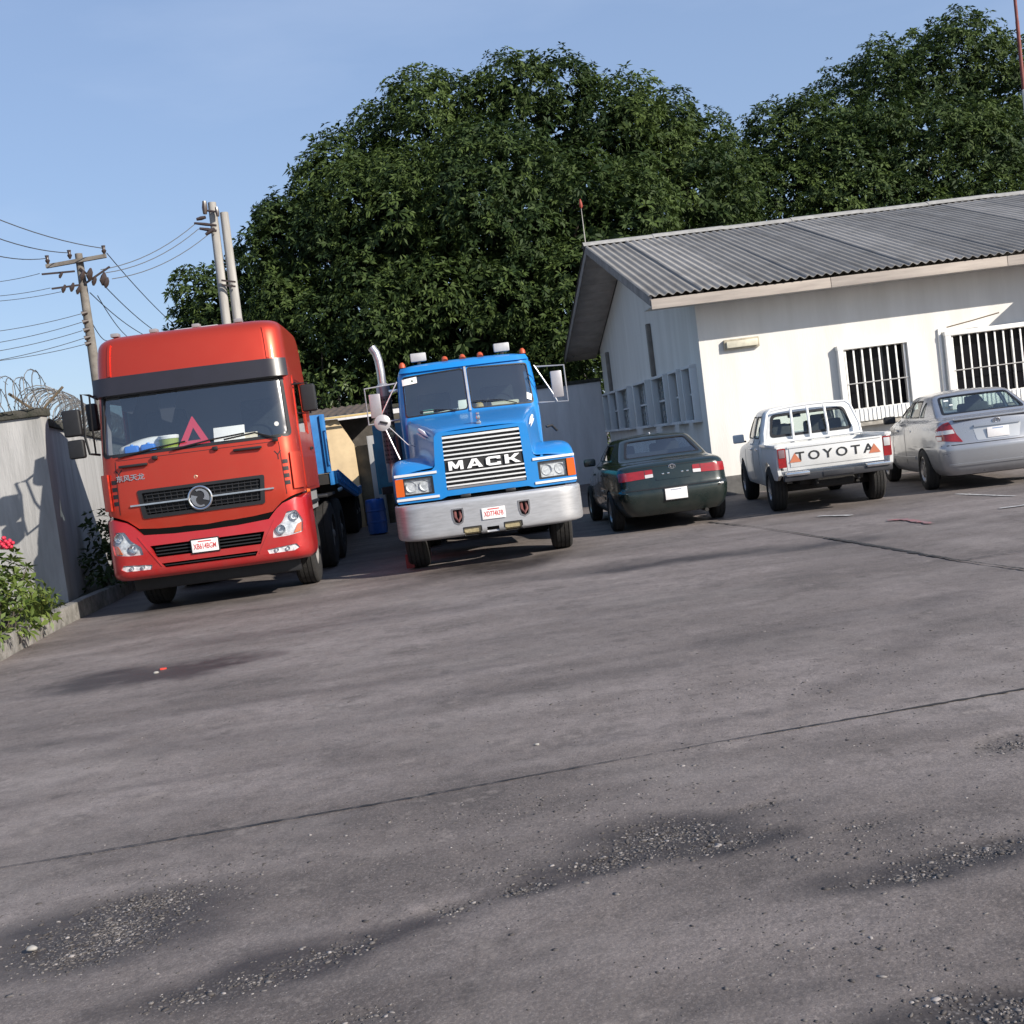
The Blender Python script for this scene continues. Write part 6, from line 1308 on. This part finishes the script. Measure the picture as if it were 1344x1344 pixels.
sW = dict(rear=rpoly([(-.62, 1.14), (.62, 1.14), (.525, 1.415), (-.525, 1.415)], .05), front=rpoly([(-.63, 1.14), (.63, 1.14), (.52, 1.40), (-.52, 1.40)], .05),
          side=[rpoly([(1.22, 1.13), (1.42, 1.13), (1.42, 1.36), (1.36, 1.36)], .02), rpoly([(1.46, 1.13), (2.05, 1.13), (2.05, 1.40), (1.55, 1.40)], .035), rpoly([(2.12, 1.13), (3.08, 1.13), (2.72, 1.40), (2.12, 1.40)], .035)], axles=(1.02, 3.74), ar=.36, tr=.80, wr=.325, handles=(1.72, 2.70), hw=.885, hz=.93, doorlines=((2.08, 2.08), (3.12, 3.1)), dz=(.38, 1.10), mirror=(.93, 2.98, 1.12), shelf=1.09, mirmat=BLACK)
CWs = wheel_meshes(.325, .21, .205, 'car', 3)
sedan('silver', silver, ss, SILVER, sW, None, None, CWs, (.205, .105), glass('silver_car_glass', (.78, .90, .87), .10))
for s in (1, -1):
    P_ = [(s*.66, 1.05), (s*.74, 1.03), (s*.835, .955), (s*.83, .78), (s*.50, .735), (s*.58, .86)]
    tl = sheet('tail_light', ss.near, rpoly(P_[::-s], .02), REDLENS, silver, step=.05, off=.008, thick=.02)
    sheet('clear_band', ss.near, rpoly([(s*.60, .875), (s*.828, .865), (s*.83, .925), (s*.625, .935)][::s], .008), WHITELENS, tl, step=.05, off=.012, thick=.008)
    sheet('clear_band', ss.near, rpoly([(s*.78, .785), (s*.828, .79), (s*.826, .845), (s*.775, .84)][::s], .006), WHITELENS, tl, step=.05, off=.012, thick=.008)
pr_ = rpoly([(-.30, .735), (.30, .735), (.345, .935), (-.345, .935)], .02)
sheet('plate_recess', ss.near, pr_, mat('plate_recess_silver', (.5, .51, .52), .35, .5), silver, step=.08, off=.003, thick=.003); strake('boot_handle', ss.near, (-.33, .95), (.33, .95), .03, SILVER, silver, off=.03, thick=.03)
plate(silver, 0, .038, .835, .31, .15, None, PLATEBLUE, dark=False)
rbox('boot_spoiler', (0, .13, 1.075), (1.20, .12, .03), SILVER, silver, .012); strake('bumper_line', ss.near, (-.80, .70), (.80, .70), .012, BLACK, silver, off=.002, thick=.003); strake('bumper_crease', ss.near, (-.72, .40), (.72, .40), .03, SILVER, silver, off=.012, thick=.012)
pnt = ss.near(np.array([0.]), np.array([1.0]))[0]; oval_badge(silver, 0, pnt[1]-.01, 1.0, .055)
rbox('window_sticker', (-.46, .98, 1.36), (.07, .004, .03), WHITEPAPER, silver, 0, rot=('X', -.95)); rbox('window_sticker', (-.42, .86, 1.29), (.05, .004, .025), WHITEPAPER, silver, 0, rot=('X', -.95))

# ------------------------------------------------------------------ white pickup
PKW = dusty('white_pickup_paint', (.68, .68, .66), (.34, .32, .29), .32, .0, .5, .25, 1.0, .75, .08)
pk = empty('white_pickup', (4.80, 16.75, 0), math.radians(-4.5), label='white double cab pickup with lettered tailgate and roll bars', cat='pickup')
ps = Stack([(.36, .80, .80, .78, 1.62, 4.72, .06, .25, .0, .1, 0), (.46, .83, .83, .80, 1.60, 4.80, .06, .25, 0, .1, 0), (.70, .845, .845, .82, 1.60, 4.80, .06, .25, 0, .1, 0), (.92, .84, .84, .80, 1.60, 4.70, .07, .28, .01, .12, 0), (1.02, .825, .825, .77, 1.605, 4.1, .08, .28, .015, .12, 0), (1.07, .80, .80, .74, 1.615, 3.75, .09, .25, .02, .12, .0),
            (1.16, .785, .785, .74, 1.63, 3.62, .10, .22, .02, .12, 0), (1.46, .70, .70, .68, 1.76, 3.20, .12, .2, .03, .1, .005), (1.55, .655, .655, .63, 1.82, 3.05, .14, .2, .03, .1, .012), (1.59, .56, .56, .54, 1.93, 2.9, .16, .2, .03, .08, .02), (1.605, .30, .30, .30, 2.15, 2.7, .1, .1, .02, .05, .02), (1.607, .03, .03, .03, 2.4, 2.44, .01, .01, 0, 0, .022)])
pW = dict(rear=rpoly([(-.645, 1.13), (.645, 1.13), (.575, 1.47), (-.575, 1.47)], .07), front=rpoly([(-.66, 1.14), (.66, 1.14), (.56, 1.48), (-.56, 1.48)], .06), side=[rpoly([(1.86, 1.12), (2.42, 1.12), (2.42, 1.48), (1.96, 1.48)], .04), rpoly([(2.50, 1.12), (3.40, 1.12), (3.05, 1.48), (2.50, 1.48)], .04)])
arch = lambda y, r, zc=.35: [(y+r*math.cos(a), zc+r*math.sin(a)) for a in np.linspace(-.35, PI+.35, 26)]
h_ = [ps.hn(pW['rear'])]+ps.hf(pW['front'])
for s in (1, -1):
    h_ += [ps.hs(p_, s) for p_ in pW['side']]; h_.append(ps.hs(arch(3.95, .42), s, .06))
ps.shell('cab', PKW, pk, holes=h_, nt_=3, thick=.035, smooth=38)
PG = glass('pickup_glass', (.90, .97, .94), .05)
sheet('rear_window', ps.near, pW['rear'], PG, pk, step=.08, off=-.008, thick=.004)
sheet('window_seal', ps.near, rpoly([(-.66, 1.115), (.66, 1.115), (.588, 1.485), (-.588, 1.485)], .08), BLACK, pk, holes=[rpoly([(-.62, 1.155), (.62, 1.155), (.553, 1.445), (-.553, 1.445)], .07)], step=.08, off=.004, thick=.012)
sheet('windscreen', ps.far, pW['front'], PG, pk, step=.1, off=-.008, thick=.004, sgn=-1)
for s in (1, -1):
    for p_ in pW['side']:
        sheet('side_window', ps.side(s), p_, PG, pk, step=.08, off=-.008, thick=.004, sgn=s); c = np.array(p_).mean(0)
        sheet('window_seal', ps.side(s), p_, BLACK, pk, holes=[[((y-c[0])*.93+c[0], (z-c[1])*.9+c[1]) for y, z in p_]], step=.08, off=.003, thick=.008, sgn=s)
    strake('door_gap', ps.side(s), (2.46, .48), (2.46, 1.10), .010, BLACK, pk, off=.002, thick=.004, sgn=s); strake('door_gap', ps.side(s), (3.45, .48), (3.42, 1.08), .010, BLACK, pk, off=.002, thick=.004, sgn=s); strake('door_gap', ps.side(s), (1.78, .70), (1.80, 1.10), .010, BLACK, pk, off=.002, thick=.004, sgn=s)
    for yy in (1.95, 2.62): rbox('door_handle', (s*.85, yy, .95), (.03, .14, .035), CHROME if s < 0 else BLACK, pk, .01)
    rbox('mirror', (s*.95, 3.28, 1.13), (.19, .09, .15), mat('mirror_pale', (.55, .58, .6), .4), pk, .03, 3); tube('mirror_stem', [(s*.82, 3.33, 1.07), (s*.90, 3.30, 1.08)], .016, BLACK, pk, 6)
    # load bed
    side = rpoly([(.02, .58), (.30, .50), (1.57, .50), (1.57, 1.0), (.02, 1.0)], .02)
    sheet('bed_side', lambda u, v, s=s: np.c_[np.full_like(np.asarray(u, float), 1.)*s*(.82+.025*np.sin(np.clip((np.asarray(v)-.5)/.5, 0, 1)*PI)), u, v], side, PKW, pk, holes=[arch(.95, .42)], step=.1, off=0, thick=.05, sgn=s, back=True)
    rbox('bed_rail', (s*.80, .80, 1.015), (.10, 1.54, .05), PKW, pk, .015)
    for y in (.95, 3.95): put_wheel(pk, wheel_meshes(.355, .24, .20, 'car', 4), s*.74, y, .355, (.2, .115))
    rbox('wheel_well', (s*.60, 3.95, .62), (.06, .8, .6), CHASSIS, pk, 0)
    tl = sheet('tail_light', lambda u, v: np.c_[u, np.full_like(np.asarray(u, float), 0.0), v], rpoly([(s*.705, .70), (s*.82, .70), (s*.82, .985), (s*.705, .985)][::s], .012), REDLENS, pk, step=.2, off=.012, thick=.06)
    rbox('reverse_lens', (s*.762, -.014, .905), (.09, .01, .12), mat('smoked_lens', (.20, .13, .14), .25, coat=.5) if s < 0 else WHITELENS, tl, .004)
    rbox('front_seat', (s*.38, 2.95, 1.0), (.50, .14, .62), SEAT, pk, .05); rbox('headrest', (s*.38, 2.93, 1.33), (.26, .08, .13), SEAT, pk, .03); rbox('rear_headrest', (s*.38, 1.98, 1.21), (.36, .10, .20), SEAT, pk, .04)
    rbox('bumper_step', (s*.58, -.10, .60), (.34, .16, .055), CHROME, pk, .012)
rbox('rear_seat', (0, 2.0, .95), (1.3, .14, .40), SEAT, pk, .04); rbox('dashboard', (0, 3.55, .95), (1.4, .4, .2), DARK, pk, .04); rbox('rear_mirror', (-.0, 3.0, 1.42), (.22, .03, .06), BLACK, pk, .01)
tg = rbox('tailgate', (0, .015, .82), (1.40, .05, .36), PKW, pk, .012)
tg_p = rbox('tailgate_panel', (0, -.014, .83), (1.30, .012, .27), PKW, tg, .005); rbox('tailgate_ledge', (0, -.012, .985), (1.36, .03, .025), PKW, tg, .008)
text('tailgate_lettering', 'TOYOTA', .185, mat('letter_black', (.02, .02, .02), .5), tg, FACE(.0, -.0235, .835), .002, .0025, sx=1.18, spacing=1.42)
for s in (1, -1): prism('tailgate_reflector', [(s*.66, .765), (s*.49, .765), (s*.575, .90)], 'y', -.026, -.021, mat('reflector_orange', (.50, .17, .09), .4), tg)
rbox('bed_floor', (0, .8, .60), (1.6, 1.5, .04), mat('bed_liner', (.5, .5, .49), .6, var=.3), pk, .0); rbox('bed_front', (0, 1.56, .80), (1.6, .04, .42), PKW, pk, .01)
rbox('rear_bumper', (0, -.07, .545), (1.56, .16, .10), mat('bumper_dark', (.05, .05, .055), .4, .3, var=.4), pk, .02); rbox('bumper_centre', (0, -.155, .555), (.44, .02, .07), mat('bumper_dark', (.05, .05, .055), .4), pk, .01)
for x in (-.30, .30): tube('tow_tab', [(x, -.06, .50), (x, -.06, .42)], .02, CHASSIS, pk, 6)
rbox('underbody', (0, 2.5, .48), (.95, 4.2, .18), CHASSIS, pk, .03); rbox('rear_axle', (0, .95, .34), (1.35, .12, .12), CHASSIS, pk, .03); tube('exhaust', [(.35, .25, .36), (.35, 1.2, .40)], .03, CHASSIS, pk, 8); rbox('spare_wheel', (0, .45, .42), (.6, .6, .16), RUBBER, pk, .07, 3); rbox('front_axle', (0, 3.95, .34), (1.3, .1, .1), CHASSIS, pk, .03)
# guard bars behind the cab window and the low rail over the bed
GB = mat('guard_bar_white', (.80, .80, .79), .4)
for x in (-.30, -.02, .27): tube('guard_bar', [(x*.97, 1.60, 1.01), (x*.97, 1.575, 1.2), (x*.93, 1.66, 1.55)], .020, GB, pk, 8)
tube('guard_rail', [(-.78, 1.52, 1.045), (-.66, 1.53, 1.045), (.66, 1.53, 1.045), (.78, 1.52, 1.045)], .020, GB, pk, 8)
for s in (-1, 1): tube('guard_hoop', [(s*.76, 1.52, 1.03), (s*.75, 1.56, 1.2), (s*.66, 1.66, 1.50), (s*.60, 1.70, 1.56), (s*.3, 1.70, 1.585), (0, 1.70, 1.59)], .020, GB, pk, 8)
